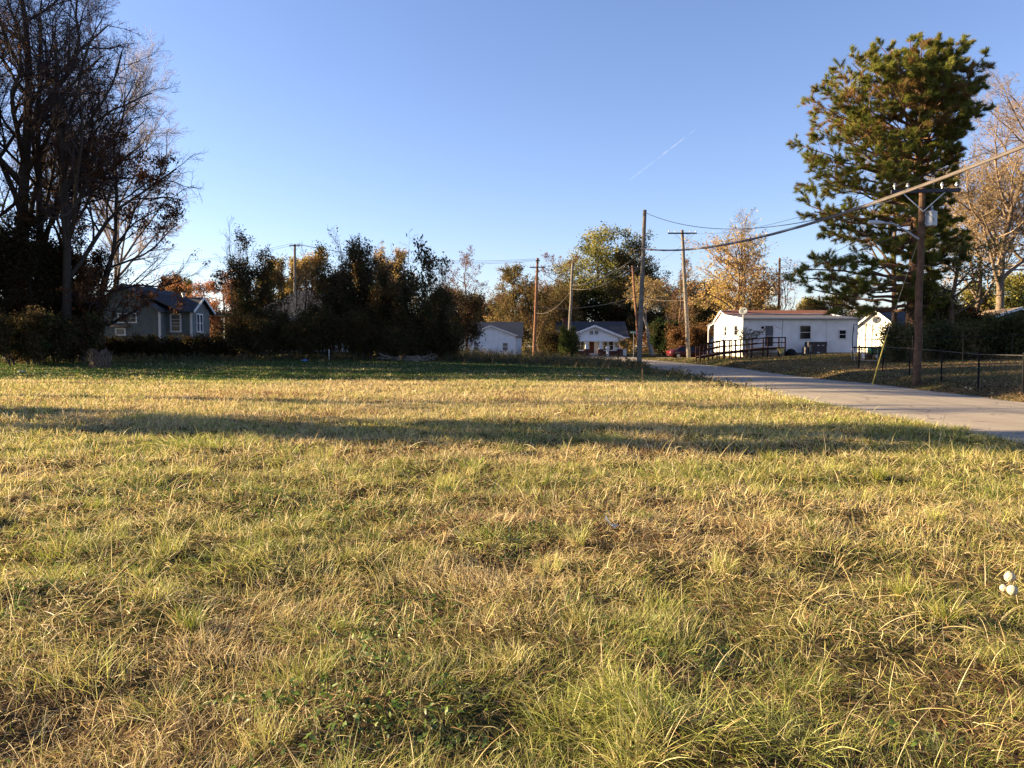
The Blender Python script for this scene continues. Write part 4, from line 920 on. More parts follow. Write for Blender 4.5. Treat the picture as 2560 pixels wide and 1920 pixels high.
def pale_blue_house():
    d = 108.0; dw = 112.0
    h = House('blue_house', (-3, d, .3), 'pale blue white house with plain front gable behind thin brush in the middle')
    xl, xr, xm = -6.45, .5, -2.96; zb = .1
    h.wall((xl, d), (xr, d), [(0, zb), (xr - xl, zb), (xr - xl, 3.05), (xm - xl, 4.35), (0, 3.05)], M['blue_siding'], .2)
    h.wall((xr, d), (xr, dw), [(0, zb), (4, zb), (4, 3.05), (0, 3.05)], M['blue_siding'], .2)
    h.wall((xl, dw), (xl, d), [(0, zb), (4, zb), (4, 3.05), (0, 3.05)], M['blue_siding'], .2)
    x0, x1 = -11, 1.35
    h.wall((x0, dw), (x1, dw), [(0, zb), (x1 - x0, zb), (x1 - x0, 2.95), (0, 2.95)], M['blue_siding'], .2)
    h.wall((x0, dw + 7), (x0, dw), [(0, zb), (7, zb), (7, 2.95), (3.5, 5.0), (0, 2.95)], M['blue_siding'], .2)
    h.wall((x1, dw), (x1, dw + 7), [(0, zb), (7, zb), (7, 2.95), (3.5, 5.0), (0, 2.95)], M['blue_siding'], .2)
    k = (4.35 - 3.05) / 3.48
    for sx in (-1, 1):
        xe = xm + sx * 3.75; zeq = 4.5 - k * 3.75
        h.slab([[(xm, d - .3, 4.5), (xe, d - .3, zeq), (xe, dw + 2.6, zeq), (xm, dw + 2.6, 4.5)]], M['dark_shingle'], .1, 'gable_roof')
    yr = dw + 3.5
    h.slab([[(x0 - .3, dw - .4, 2.95), (x1 + .3, dw - .4, 2.95), (x1 + .3, yr, 5.2), (x0 - .3, yr, 5.2)], [(x0 - .3, yr, 5.2), (x1 + .3, yr, 5.2), (x1 + .3, dw + 7.4, 2.95), (x0 - .3, dw + 7.4, 2.95)]], M['tan_shingle'])
    h.trim([((xm - 3.75, d - .33, 4.4 - k * 3.75), (xm, d - .33, 4.4)), ((xm, d - .33, 4.4), (xm + 3.75, d - .33, 4.4 - k * 3.75))], .05, 'white_paint', 'fascia', .16)
    for x in (xr - .06, x1 - .05, xl + .06):
        mb = MB(); y = d if x < 1 else dw; mb.bar((x, y - .05, zb), (x, y - .05, 3.0), .14, .05, (0, 1, 0)); h.put(mb, 'corner_board', M['white_paint'])
    h.window((xl, d), (xr, d), X_(1257, d) - xl, X_(1269, d) - xl, Z_(876, d), Z_(857.5, d), 'blind_glass', rail=(.5,))
    h.window((xl, d), (xr, d), X_(1185, d) - xl, X_(1197, d) - xl, Z_(876, d), Z_(857.5, d), 'blind_glass', rail=(.5,))
pale_blue_house()

def hip_house():
    d = 85.0; x0, x1 = -29.0, -17.8; zb = .4; ze = 4.75; yb = 95
    h = House('hip_roof_house', ((x0 + x1) / 2, d, .8), 'white house with dark hip roof half hidden by the middle thicket')
    for a, b in (((x0, d), (x1, d)), ((x1, d), (x1, yb)), ((x1, yb), (x0, yb)), ((x0, yb), (x0, d))):
        L = math.hypot(a[0] - b[0], a[1] - b[1]); h.wall(a, b, [(0, zb), (L, zb), (L, ze), (0, ze)], M['white_siding'], .2)
    o = .45; p1, p2 = (-24.6, 90, 8.1), (-22.6, 90, 8.1); A, B, C, D = (x0 - o, d - o, ze), (x1 + o, d - o, ze), (x1 + o, yb + o, ze), (x0 - o, yb + o, ze)
    h.slab([[A, B, p2, p1], [B, C, p2], [C, D, p1, p2], [D, A, p1]], M['dark_shingle'], .12)
    h.trim([((x0 - o, d - o - .03, ze - .1), (x1 + o, d - o - .03, ze - .1))], .06, 'white_paint', 'fascia', .2)
    for a, b in ((640, 668), (700, 726), (800, 832)): h.window((x0, d), (x1, d), X_(a, d) - x0, X_(b, d) - x0, 2.5, 4.1, rail=(.5,))
    mb = MB(); mb.box(-21.0, -20.2, 89, 89.8, 6.6, 8.5); h.put(mb, 'chimney', M['brick'])
hip_house()

def grey_house():
    d = 72.0; h = House('grey_house', (-34, d, 1.0), 'grey clapboard house with white trim and dark gable roofs behind the hedge')
    zb = .3; xm = -35.9; zr = 7.25; xr = -32.65; xl = -39.6; ze = 5.15
    h.wall((xl, d), (xr, d), [(0, zb), (xr - xl, zb), (xr - xl, ze), (xm - xl, zr - .05), (0, ze)], M['grey_siding'], .2)
    h.wall((xr, d), (xr, d + 10), [(0, zb), (10, zb), (10, ze), (0, ze)], M['grey_siding'], .2)
    h.wall((xl, d + 10), (xl, d), [(0, zb), (10, zb), (10, ze), (0, ze)], M['grey_siding'], .2)
    k = (zr - 4.85) / 3.4
    for sx in (-1, 1):
        xe = xm + sx * 3.6; z_ = zr + .12 - k * 3.6
        h.slab([[(xm, d - .5, zr + .12), (xe, d - .5, z_), (xe, d + 10.4, z_), (xm, d + 10.4, zr + .12)]], M['dark_shingle'], .12)
    h.trim([((xm - 3.6, d - .53, zr - k * 3.6), (xm, d - .53, zr + .02)), ((xm, d - .53, zr + .02), (xm + 3.6, d - .53, zr - k * 3.6))], .06, 'grey_roofing', 'fascia', .2)
    # second, wider gable behind and the wing to the right
    d2 = 73.2; xw = -30.2; yb = 77.4; yr = 75.2
    h.wall((xr, d2), (xw, d2), [(0, zb), (xw - xr, zb), (xw - xr, 4.95), (0, 4.95)], M['grey_siding'], .2)
    h.wall((xw, d2), (xw, yb), [(0, zb), (yb - d2, zb), (yb - d2, 4.95), (yr - d2, 6.15), (0, 4.95)], M['grey_siding'], .2)
    h.slab([[(xm, d2 - .5, 4.85), (xw + .4, d2 - .5, 4.85), (xw + .4, yr, 6.3), (xm, yr, 6.3)], [(xm, yr, 6.3), (xw + .4, yr, 6.3), (xw + .4, yb + .5, 4.85), (xm, yb + .5, 4.85)]], M['dark_shingle'], .12, 'wing_roof')
    h.slab([[(-35.6, d2 - .2, 7.0), (-31.0, d2 - .7, 4.95), (-31.0, yr + 1, 6.15), (-35.6, yr + 1, 7.5)]], M['dark_shingle'], .12, 'valley_roof')
    h.trim([((-35.6, d2 - .24, 6.95), (-31.0, d2 - .74, 4.9))], .06, 'grey_roofing', 'rake_board', .18)
    h.trim([((xw + .43, d2 - .5, 4.8), (xw + .43, yr, 6.24)), ((xw + .43, yr, 6.24), (xw + .43, yb + .5, 4.8))], .06, 'white_paint', 'fascia', .2)
    for (x, y) in ((xr - .05, d - .05), (xw - .06, d2 - .05)):
        mb = MB(); mb.bar((x, y, zb), (x, y, 4.9), .2, .05, (0, 1, 0)); h.put(mb, 'corner_board', M['white_paint'])
    F = ((xl, d), (xr, d))
    for a, b in ((301, 321), (324, 343)): h.window(*F, X_(a, d) - xl, X_(b, d) - xl, Z_(805, d), Z_(785.5, d), rail=(.5,), fw=.1)
    h.window(*F, X_(294, d) - xl, X_(314, d) - xl, Z_(836, d), Z_(823, d), 'blind_glass', rail=(), fw=.12, name='cellar_window')
    mb = MB(); mb.add([(X_(288, d), d - .02, Z_(811, d)), (X_(327, d), d - .02, Z_(811, d)), (X_(327, d), d - .7, Z_(816, d)), (X_(288, d), d - .7, Z_(816, d)), (X_(288, d), d - .02, Z_(812.5, d)), (X_(327, d), d - .02, Z_(812.5, d)), (X_(327, d), d - .7, Z_(817.5, d)), (X_(288, d), d - .7, Z_(817.5, d))],
                      [(0, 1, 2, 3), (7, 6, 5, 4), (0, 4, 5, 1), (1, 5, 6, 2), (2, 6, 7, 3), (3, 7, 4, 0)]); h.put(mb, 'awning', M['tan_shingle'])
    h.window((xr, d2), (xw, d2), X_(432, d2) - xr, X_(452.5, d2) - xr, Z_(827, d2), Z_(787, d2), rail=(.3, .5, .72), fw=.14)
    h.window((xw, d2), (xw, yb), 1.0, 1.55, 3.0, 4.6, rail=(.5,), fw=.1); h.window((xw, d2), (xw, yb), 1.75, 2.3, 3.0, 4.6, rail=(.5,), fw=.1)
    mb = MB(); mb.lathe([(.10, 0), (.10, .35), (.2, .36), (.2, .5), (.05, .6)], 10, (-31.8, 75.2, 6.2)); h.put(mb, 'roof_vent', M['galv'])
grey_house()

def carport():
    h = House('carport', (-29.5, 82, 1.0), 'flat roofed carport between the grey house and the hip roof house', 'carport')
    h.slab([[(-31.5, 78.5, 4.95), (-26.6, 78.5, 4.8), (-26.6, 84.5, 4.8), (-31.5, 84.5, 4.95)]], M['grey_roofing'], .16)
    for x, y in ((-31.3, 78.8), (-26.9, 78.8), (-26.9, 84.2), (-31.3, 84.2)):
        mb = MB(); mb.bar((x, y, .5), (x, y, 4.7), .1); h.put(mb, 'post', M['white_paint'])
carport()

def small_shed():
    c = P(1372, 865, 108)
    h = House('lean_to', (c.x, c.y, 0), 'small lean to shed with one slanted pale roof left of the porch house', 'shed')
    x0, x1 = X_(1352, 108), X_(1400, 108); y0, y1 = 108, 112
    h.wall((x0, y0), (x1, y0), [(0, 0), (x1 - x0, 0), (x1 - x0, Z_(846, 108)), (0, Z_(860, 108))], M['charcoal'], .25)
    h.wall((x1, y0), (x1, y1), [(0, 0), (4, 0), (4, Z_(846, 108)), (0, Z_(846, 108))], M['charcoal'], None)
    h.wall((x0, y1), (x0, y0), [(0, 0), (4, 0), (4, Z_(860, 108)), (0, Z_(860, 108))], M['charcoal'], None)
    h.slab([[(x0 - .3, y0 - .3, Z_(861, 108)), (x1 + .1, y0 - .3, Z_(842.5, 108)), (x1 + .1, y1 + .3, Z_(842.5, 108)), (x0 - .3, y1 + .3, Z_(861, 108))]], M['grey_metal'], .12)
small_shed()
# ---------------------------------------------------------------- poles and wires
def pole(label, b, t, r0, r1, mat, arms=(), group='utility poles', armmat='dark_wood', cap=False):
    """b,t base and top points; arms = (height below top, half length left, half length right, world direction angle)"""
    b = Vector(b); t = Vector(t)
    root = empty('utility_pole', b, label, 'utility pole', group)
    n = 9; rng = random.Random(int(b.x * 100)); pts = []
    for i in range(n):
        k = i / (n - 1); q = (t - b) * k
        if 0 < i < n - 1: q += Vector((rng.uniform(-.02, .02), rng.uniform(-.02, .02), 0))
        pts.append(q)
    pts[0] = pts[0] - Vector((0, 0, .4))
    MB().tube(pts, [r0 + (r1 - r0) * i / (n - 1) for i in range(n)], 12).build('pole', mat, root, smooth=False)
    out = []
    for (dz, l, r, a) in arms:
        q = (t - b) * (1 - dz / (t - b).length); u = Vector((math.cos(a), math.sin(a), 0)); off = Vector((u.y, -u.x, 0)) * (r1 + .06)
        am = MB().bar(q - u * l + off, q + u * r + off, .11, .13).build('crossarm', M[armmat], root)
        ins = MB()
        for s in (-l + .12, -l * .5, r * .5, r - .12):
            p = q + u * s + off + Vector((0, 0, .06)); ins.lathe([(.02, 0), (.02, .10), (.055, .11), (.055, .16), (.03, .17), (.05, .2), (.02, .24)], 8, p)
        ins.build('insulators', M['galv'], am)
        br = MB(); br.bar(q - u * min(l, .8) + off, q - Vector((0, 0, .75)) + off * .9, .03); br.bar(q + u * min(r, .8) + off, q - Vector((0, 0, .75)) + off * .9, .03); br.build('brace', M['galv'], am)
        out.append((b + q - u * l, b + q + u * r))
    return root, out

def wire(label, a, b, sag, r=.012, mat='black_cable', n=26, group='overhead wires', name='overhead_wire'):
    a = Vector(a); b = Vector(b); o = (a + b) / 2
    pts = []
    for i in range(n):
        t = i / (n - 1); p = a.lerp(b, t); p.z -= 4 * sag * t * (1 - t); pts.append(p - o)
    ob = MB().tube(pts, r, 6).build(name, M[mat])
    ob.location = o
    return tag(ob, label, 'wire', group)

pf = (P(1597, 920, 56), P(1612, 525, 56))
pole('tall weathered grey pole standing on the left side of the road', pf[0], pf[1], .19, .13, M['grey_pole'])
pr = (P(2292, 971, 29.2), P(2306, 466, 29.2))
R_, arms = pole('brown utility pole with transformer and street lamp on the right of the road', pr[0], pr[1], .15, .105, M['brown_pole'], [(.2, 1.15, 1.25, math.radians(-8))])
# transformer, street lamp on that pole
def transformer():
    p = P(2327, 566, 29.2) - Vector(R_.location); z0, z1 = 0, P(2327, 529, 29.2).z - P(2327, 566, 29.2).z; r = .205
    t = MB().lathe([(r * .9, 0), (r, .02), (r, z1 * .25), (r * 1.03, z1 * .26), (r * 1.03, z1 * .3), (r, z1 * .31), (r, z1 * .9), (r * 1.06, z1 * .905), (r * 1.06, z1 * .96), (r * .7, z1 * 1.04), (.03, z1 * 1.06)], 20, p).build('transformer', M['grey_metal'], R_)
    MB().lathe([(.03, 0), (.055, .03), (.03, .06), (.055, .09), (.03, .12), (.04, .16), (.015, .2)], 10, p + Vector((.02, -.02, z1 * 1.05))).build('bushing', M['galv'], t)
    b = MB(); b.bar(p + Vector((-r, .0, z1 * .75)), p + Vector((-r - .2, .0, z1 * .75)), .08, .1); b.bar(p + Vector((-r, .0, z1 * .2)), p + Vector((-r - .2, .0, z1 * .2)), .08, .1); b.build('bracket', M['galv'], t)
    w = MB(); w.tube([p + Vector((0, -r - .01, z1 * .35)), p + Vector((-.08, -r - .06, z1 * .5)), p + Vector((-.3, -.2, z1 * .9))], .01, 5); w.build('lead_wire', M['black_cable'], t)
def lamp():
    a = P(2296, 598, 29.1) - Vector(R_.location); m1 = P(2262, 575, 28.9) - Vector(R_.location); m2 = P(2232, 559, 28.7) - Vector(R_.location); e = P(2206, 557, 28.5) - Vector(R_.location)
    t = MB().tube([a, a.lerp(m1, .5), m1, m2, e], [.04, .038, .035, .03, .03], 8).build('lamp_arm', M['galv'], R_)
    h = P(2190, 556, 28.4) - Vector(R_.location)
    MB().lathe([(.02, -.30), (.07, -.27), (.085, -.1), (.075, .12), (.04, .28), (.03, .30)], 12, h, axis='x').build('lamp_head', M['grey_metal'], t, smooth=True)
    MB().lathe([(.02, 0), (.035, .02), (.035, .08), (.01, .1)], 8, h + Vector((.02, 0, .07))).build('photocell', M['plastic_white'], t)
transformer(); lamp()
p2 = (P(1722, 895, 77), P(1705, 575, 77))
_, a2 = pole('dark utility pole with a tilted crossarm beside the red car', p2[0], p2[1], .21, .15, M['grey_pole'], [(.35, 1.45, 1.4, math.radians(0))])
p4b = P(1946, 880, 97); p4 = (Vector((p4b.x, 97, .4)), P(1949, 645, 97))
pole('brown pole with no crossarm rising behind the white ramp house roof', p4[0], p4[1], .2, .13, M['red_pole'])
p5 = (Vector((X_(1598, 112), 112, 0)), P(1581, 664, 112))
_, a5 = pole('reddish leaning pole with crossarm partly behind the tall grey pole', p5[0], p5[1], .2, .14, M['red_pole'], [(.3, 1.35, 1.4, math.radians(5))], armmat='grey_pole')
p6b = P(1420, 880, 75); p6 = (Vector((p6b.x, 75, 0)), P(1432, 657, 75))
pole('pale grey leaning pole rising from the bush left of the porch house', p6[0], p6[1], .17, .12, M['grey_pole'])
p7 = (Vector((X_(1335, 100), 100, .2)), P(1344, 645, 100))
_, a7 = pole('reddish brown pole with two crossarms beside the pale blue house', p7[0], p7[1], .22, .15, M['red_pole'], [(.35, .25, .3, 0), (1.2, 1.0, 1.0, 0)])
p8 = (Vector((X_(737, 100), 100, .5)), P(737, 611, 100))
_, a8 = pole('far utility pole above the hip roof house with short crossarm', p8[0], p8[1], .2, .15, M['grey_pole'], [(.2, .65, .7, 0)])
pb = (Vector((13.6, -6, -.1)), Vector((13.6, -6, 9.2)))
pole('roadside pole standing behind the viewpoint that carries the thick cable', pb[0], pb[1], .17, .12, M['brown_pole'])
# thick bundled cable: parabola with its low point at about 25 m
pts = [Vector((9.2 + (56 - y) * .071, y, 6.1 + .0026 * (y - 25) ** 2)) for y in np.linspace(55.9, -5.9, 60)]
cb = MB().tube(pts, [.040 + .007 * math.sin(i * 2.3) for i in range(60)], 8).tube([p + Vector((.015 * math.sin(i), 0, .055)) for i, p in enumerate(pts)], .012, 6).build('bundled_cable', M['cable'])
tag(cb, 'thick bundled grey cable sweeping down from upper right to the tall grey pole', 'cable', 'overhead wires')
wire('wire from the top of the tall grey pole drooping right toward the transformer pole', P(1616, 533, 56), P(2232, 500, 29.2), 1.1, .018)
wire('highest thin wire crossing the pine from upper right to lower left', P(2600, 330, 20), P(1720, 582, 77), .9, .010)
for i, (lab, a, b, s, m, r) in enumerate([
        ('thin wire from the transformer pole top to the far brown pole', P(2300, 500, 29.2), P(1950, 648, 97), 1.2, 'black_cable', .012),
        ('second thin wire just below the one to the far brown pole', P(2300, 530, 29.2), P(1950, 658, 97), 1.4, 'black_cable', .012),
        ('lower wire passing the pine behind the street lamp', P(2298, 570, 29.2), P(1738, 700, 90), 1.0, 'black_cable', .012),
        ('service wire running from the transformer pole down to the white ramp house', P(2290, 661, 29.2), Vector((27, 72, 4.6)), .5, 'cable', .014),
        ('sunlit wire running level from the transformer pole out of view on the right', P(2300, 664, 29.2), P(2760, 676, 24), .05, 'cable', .018),
        ('pale wire between the two reddish poles, lowest and brightest', P(1344, 768, 100), P(1592, 741, 112), .7, 'cable', .045),
        ('upper wire of the pair between the two reddish poles', P(1330, 668, 100), P(1562, 668, 112), 1.4, 'cable', .022),
        ('lower wire of the pair between the two reddish poles', P(1357, 668, 100), P(1600, 668, 112), 1.6, 'cable', .022),
        ('pale wire running right from the leaning reddish pole past the weeping tree', P(1594, 741, 112), P(1722, 750, 77), .3, 'cable', .02),
        ('heavy black wire slanting down from the tall grey pole to the pale grey pole', P(1604, 632, 56), P(1429, 714, 75), .55, 'black_cable', .045),
        ('grey wire just under the heavy black one between the grey poles', P(1603, 650, 56), P(1429, 722, 75), .75, 'cable', .02),
        ('drooping wire from the pale grey pole down to the reddish brown pole', P(1427, 728, 75), P(1341, 782, 100), .8, 'cable', .025),
        ('thin wire from the far brown pole toward the right behind the pine', P(1950, 648, 97), P(2300, 655, 110), .6, 'black_cable', .014),
        ('wire from the leaning reddish pole top to the dark crossarm pole', P(1600, 668, 112), P(1740, 580, 77), .8, 'black_cable', .012),
        ]):
    wire(lab, a, b, s, r, m)
for i in range(3):
    o = wire('one of three parallel wires from the far left pole to the reddish brown pole', P(728 + i * 9, 609, 100), P(1338 + i * 5, 647 + i * 2.0, 100), 1.0 + .15 * i, .016)
for i in range(2):
    wire('one of two parallel wires leaving the far left pole toward the grey house', P(729 + i * 12, 609 + i * 2, 100), P(80, 660 + i * 6, 92), 1.2, .016, group='wires left of the far pole')

# guy wire with its yellow guard
def guy():
    b = P(2179, 956, 31.2); b = Vector((b.x, 31.2, gz(b.x, 31.2))); t = P(2217, 837, 31.0)
    root = empty('guy_wire_guard', b, 'yellow plastic guy wire guard leaning toward the brown utility pole', 'guy wire')
    MB().tube([Vector((0, 0, -.1)), t - b], .026, 10).build('guard', M['yellow'], root)
    MB().tube([(t - b) * .98, P(2296, 600, 29.2) - b], .008, 5).build('wire', M['galv'], root)
guy()

# ---------------------------------------------------------------- fence
def fence():
    posts = [(2147, 922, 39), (2207, 932, 35.6), (2274, 942, 32), (2354, 954.5, 28.4), (2447, 970, 25.2), (2559, 983, 22.6), (2720, 1000, 19.8)]
    pts = [Vector((X_(p, d), d, gz(X_(p, d), d))) for p, y, d in posts]
    o = pts[0]
    root = empty('chain_link_fence', o, 'black chain link fence along the right side of the road', 'fence')
    H = 1.15
    for i, p in enumerate(pts):
        r = .045 if i == 0 else .03
        MB().tube([p - o - Vector((0, 0, .2)), p - o + Vector((0, 0, H + .03))], r, 8).lathe([(r * 1.2, 0), (r * 1.2, .03), (.01, .06)], 8, p - o + Vector((0, 0, H + .03))).build('post', M['black_metal'], root)
    MB().tube([p - o + Vector((0, 0, H)) for p in pts], .012, 8).build('top_rail', M['charcoal'], root)
    mb = MB()
    for a, b in zip(pts[:-1], pts[1:]):
        L = (b - a).length; n = int(L / .09)
        za, zb = a.z, b.z
        u = (b - a); u.z = 0; u = u / u.length
        hh = H - .06
        for i in range(-int(hh / .09), n):
            for s in (0, 1):
                t0, t1 = i * .09, i * .09 + hh
                z0, z1 = .05, .05 + hh
                if t0 < 0: z0 += -t0; t0 = 0
                if t1 > L: z1 -= t1 - L; t1 = L
                if t1 <= t0: continue
                q = lambda t, z: a - o + u * t + Vector((0, 0, z + (zb - za) * t / L))
                if s: z0, z1 = H + .04 - z0, H + .04 - z1
                A, B = q(t0, z0), q(t1, z1); w_ = Vector((0, 0, .003))
                mb.add([A - w_, B - w_, B + w_, A + w_], [(0, 1, 2, 3)])
    mb.build('chain_mesh', M['black_metal'], root)
fence()
def back_fence():
    a = Vector((X_(2150, 39), 39, gz(X_(2150, 39), 39))); b = Vector((38, 43, gz(38, 43)))
    root = empty('chain_link_fence', a, 'second chain link fence crossing behind the bushes on the right', 'fence')
    n = 8
    for i in range(1, n):
        p = a.lerp(b, i / (n - 1)); p.z = gz(p.x, p.y)
        MB().tube([p - a - Vector((0, 0, .2)), p - a + Vector((0, 0, 1.5))], .03, 8).build('post', M['black_metal'], root)
    MB().tube([Vector((0, 0, 1.48)), Vector((b.x - a.x, b.y - a.y, gz(b.x, b.y) - a.z + 1.48))], .022, 6).build('top_rail', M['black_metal'], root)
back_fence()

# ---------------------------------------------------------------- vehicles
def wheel(parent, x, y, r, side, w_=.2, rim='rim'):
    t = MB().lathe([(r * .6, -w_ / 2), (r * .95, -w_ / 2), (r, -w_ * .3), (r, w_ * .3), (r * .95, w_ / 2), (r * .6, w_ / 2)], 20, (x, y, r), axis='y').build('wheel', M['rubber'], parent)
    mb = MB(); yo = y + side * (w_ / 2 + .004)
    mb.lathe([(r * .62, -.02), (r * .62, .0), (r * .5, .012 * side), (.03, .02 * side)] if side > 0 else [(.03, -.02), (r * .5, -.012), (r * .62, 0), (r * .62, .02)], 16, (x, yo, r), axis='y')
    for k in range(5):
        a = k * 1.2566
        mb.bar((x + math.cos(a) * r * .12, yo + side * .02, r + math.sin(a) * r * .12), (x + math.cos(a) * r * .56, yo + side * .012, r + math.sin(a) * r * .56), .07, .02, (0, 1, 0))
    mb.build('rim', M[rim], t)
def sedan(label, loc, rz, paint, group=None):
    """length along local x, rear at -x"""
    root = empty('parked_car', loc, label, 'car', group, rz)
    st = [(-2.40, .42, .86, .66), (-2.34, .30, .98, .80), (-1.9, .22, 1.05, .88), (-1.2, .2, .98, .91), (0, .2, .95, .92), (1.0, .2, .93, .91), (1.7, .22, .86, .89), (2.2, .28, .74, .82), (2.42, .4, .62, .66)]
    V, F = [], []
    for (x, zl, zh, hw) in st:
        ring = [(-hw * .86, zl), (-hw, zl + .12), (-hw, zh - .22), (-hw * .93, zh - .05), (-hw * .78, zh), (0, zh + .03), (hw * .78, zh), (hw * .93, zh - .05), (hw, zh - .22), (hw, zl + .12), (hw * .86, zl)]
        V += [(x, a, b) for a, b in ring]
    m = 11
    for i in range(len(st) - 1):
        for k in range(m): F.append((i * m + k, i * m + (k + 1) % m, (i + 1) * m + (k + 1) % m, (i + 1) * m + k))
    F.append(tuple(range(m))); F.append(tuple(range((len(st) - 1) * m, len(st) * m))[::-1])
    mb = MB(); mb.add(V, F); body = mb.build('body', paint, root, smooth=True)
    # cabin: glass volume with painted roof and pillars
    g = [(-1.75, .97, .78), (-1.05, 1.38, .62), (-.3, 1.45, .62), (.35, 1.41, .62), (1.15, .95, .78)]
    V, F = [], []
    for (x, z, hw) in g: V += [(x, -hw, z), (x, hw, z)]
    base = len(V)
    for (x, z, hw) in g: V += [(x, -.82, .90), (x, .82, .90)]
    for i in range(4):
        a = 2 * i; F += [(a, a + 2, a + 3, a + 1), (a, base + a, base + a + 2, a + 2), (a + 1, a + 3, base + a + 3, base + a + 1)]
    F += [(0, 1, base + 1, base), (8, base + 8, base + 9, 9)]
    mb = MB(); mb.add(V, F); mb.build('windows', M['glass'], root)
    mb = MB(); mb.add([(-1.1, -.63, 1.375), (-1.1, .63, 1.375), (-.3, .64, 1.458), (-.3, -.64, 1.458), (.4, .63, 1.41), (.4, -.63, 1.41), (-1.1, -.6, 1.41), (-1.1, .6, 1.41), (-.3, .6, 1.49), (-.3, -.6, 1.49), (.4, .6, 1.445), (.4, -.6, 1.445)],
                      [(6, 7, 8, 9), (9, 8, 10, 11), (0, 6, 9, 3), (3, 9, 11, 5), (1, 2, 8, 7), (2, 4, 10, 8), (0, 1, 7, 6), (5, 11, 10, 4)]); mb.build('roof', paint, root)
    for s in (-1, 1):
        mb = MB()
        for (a, b) in (((-1.75, .79, .97), (-1.05, .635, 1.40)), ((-.25, .815, .95), (-.25, .64, 1.46)), ((1.15, .79, .95), (.35, .635, 1.43)), ((-1.05, .635, 1.40), (-.3, .64, 1.47)), ((-.3, .64, 1.47), (.38, .635, 1.43))):
            mb.bar((a[0], a[1] * s, a[2]), (b[0], b[1] * s, b[2]), .06, .05)
        mb.build('pillars', paint, root)
        MB().box(-2.42, -2.2, .5 * s - .22, .5 * s + .22, .68, .85).build('taillight', M['tail'], root)
        MB().box(2.2, 2.41, .55 * s - .2, .55 * s + .2, .55, .68).build('headlight', M['plastic_white'], root)
        MB().box(.85, 1.0, s * .93 - .08, s * .93 + .08, .92, 1.05).build('wing_mirror', paint, root)
        for x in (-1.45, 1.45): wheel(root, x, s * .80, .33, s)
    MB().box(-2.46, -2.36, -.7, .7, .36, .48).build('bumper', paint, root)
    return root
c = P(1722, 896, 90)
sedan('dark red sedan parked beyond the road verge next to the ramp', (c.x, 90, gz(c.x, 90)), math.radians(3), M['red_paint'])
c = P(560, 860, 81.5)
sedan('silver car parked under the carport beside the grey house', (-29.0, 81.6, .9), math.radians(20), M['silver_paint'])
c = P(1106, 880, 98)
sedan('white car partly hidden by brush left of the pale blue house', (c.x, 98, gz(c.x, 98)), math.radians(12), M['white_car'])
def mower():
    c = P(2208, 897, 50); root = empty('riding_mower', (c.x, 50, gz(c.x, 50)), 'green garden tractor with small cart under the pine behind the fence', 'garden tractor', rz=math.radians(188))
    MB().prism([(.15, .42), (.95, .42), (1.0, .6), (.92, .8), (.2, .86), (.12, .7)], -.25, .25).build('hood', M['green_paint'], root, bevel=.03)
    MB().box(-.75, .95, -.2, .2, .28, .42).build('chassis', M['black_metal'], root)
    MB().prism([(-.95, .5), (-.2, .45), (-.3, .72), (-.55, .82), (-.9, .75)], -.5, .5).build('fender', M['green_paint'], root, bevel=.03)
    MB().prism([(-.72, .84), (-.3, .84), (-.3, .93), (-.62, .95), (-.72, 1.25), (-.8, 1.25), (-.8, .9)], -.2, .2).build('seat', M['yellow'], root, bevel=.02)
    MB().tube([(.12, 0, .8), (-.05, 0, 1.08)], .02, 8).lathe([(.17, 0), (.19, .02), (.17, .04)], 14, (-.06, 0, 1.08)).build('steering_wheel', M['black_metal'], root)
    MB().box(-.15, .5, -.55, .55, .12, .27).build('mower_deck', M['green_paint'], root, bevel=.03)
    for s in (-1, 1):
        wheel(root, -.55, s * .42, .28, s, .22, 'yellow' if False else 'plastic_white'); wheel(root, .75, s * .38, .20, s, .14, 'plastic_white')
mower()
def cart():
    c = P(2246, 897, 50.5); root = empty('garden_cart', (c.x, 50.5, gz(c.x, 50.5)), 'dark garden cart standing behind the green garden tractor', 'cart')
    MB().prism([(-.5, .35), (.5, .35), (.6, .7), (-.6, .7)], -.4, .4).build('tub', M['black_metal'], root)
    MB().bar((-.5, 0, .35), (-1.1, 0, .3), .05).build('tow_bar', M['black_metal'], root)
    for s in (-1, 1): wheel(root, .1, s * .45, .22, s, .12)
cart()

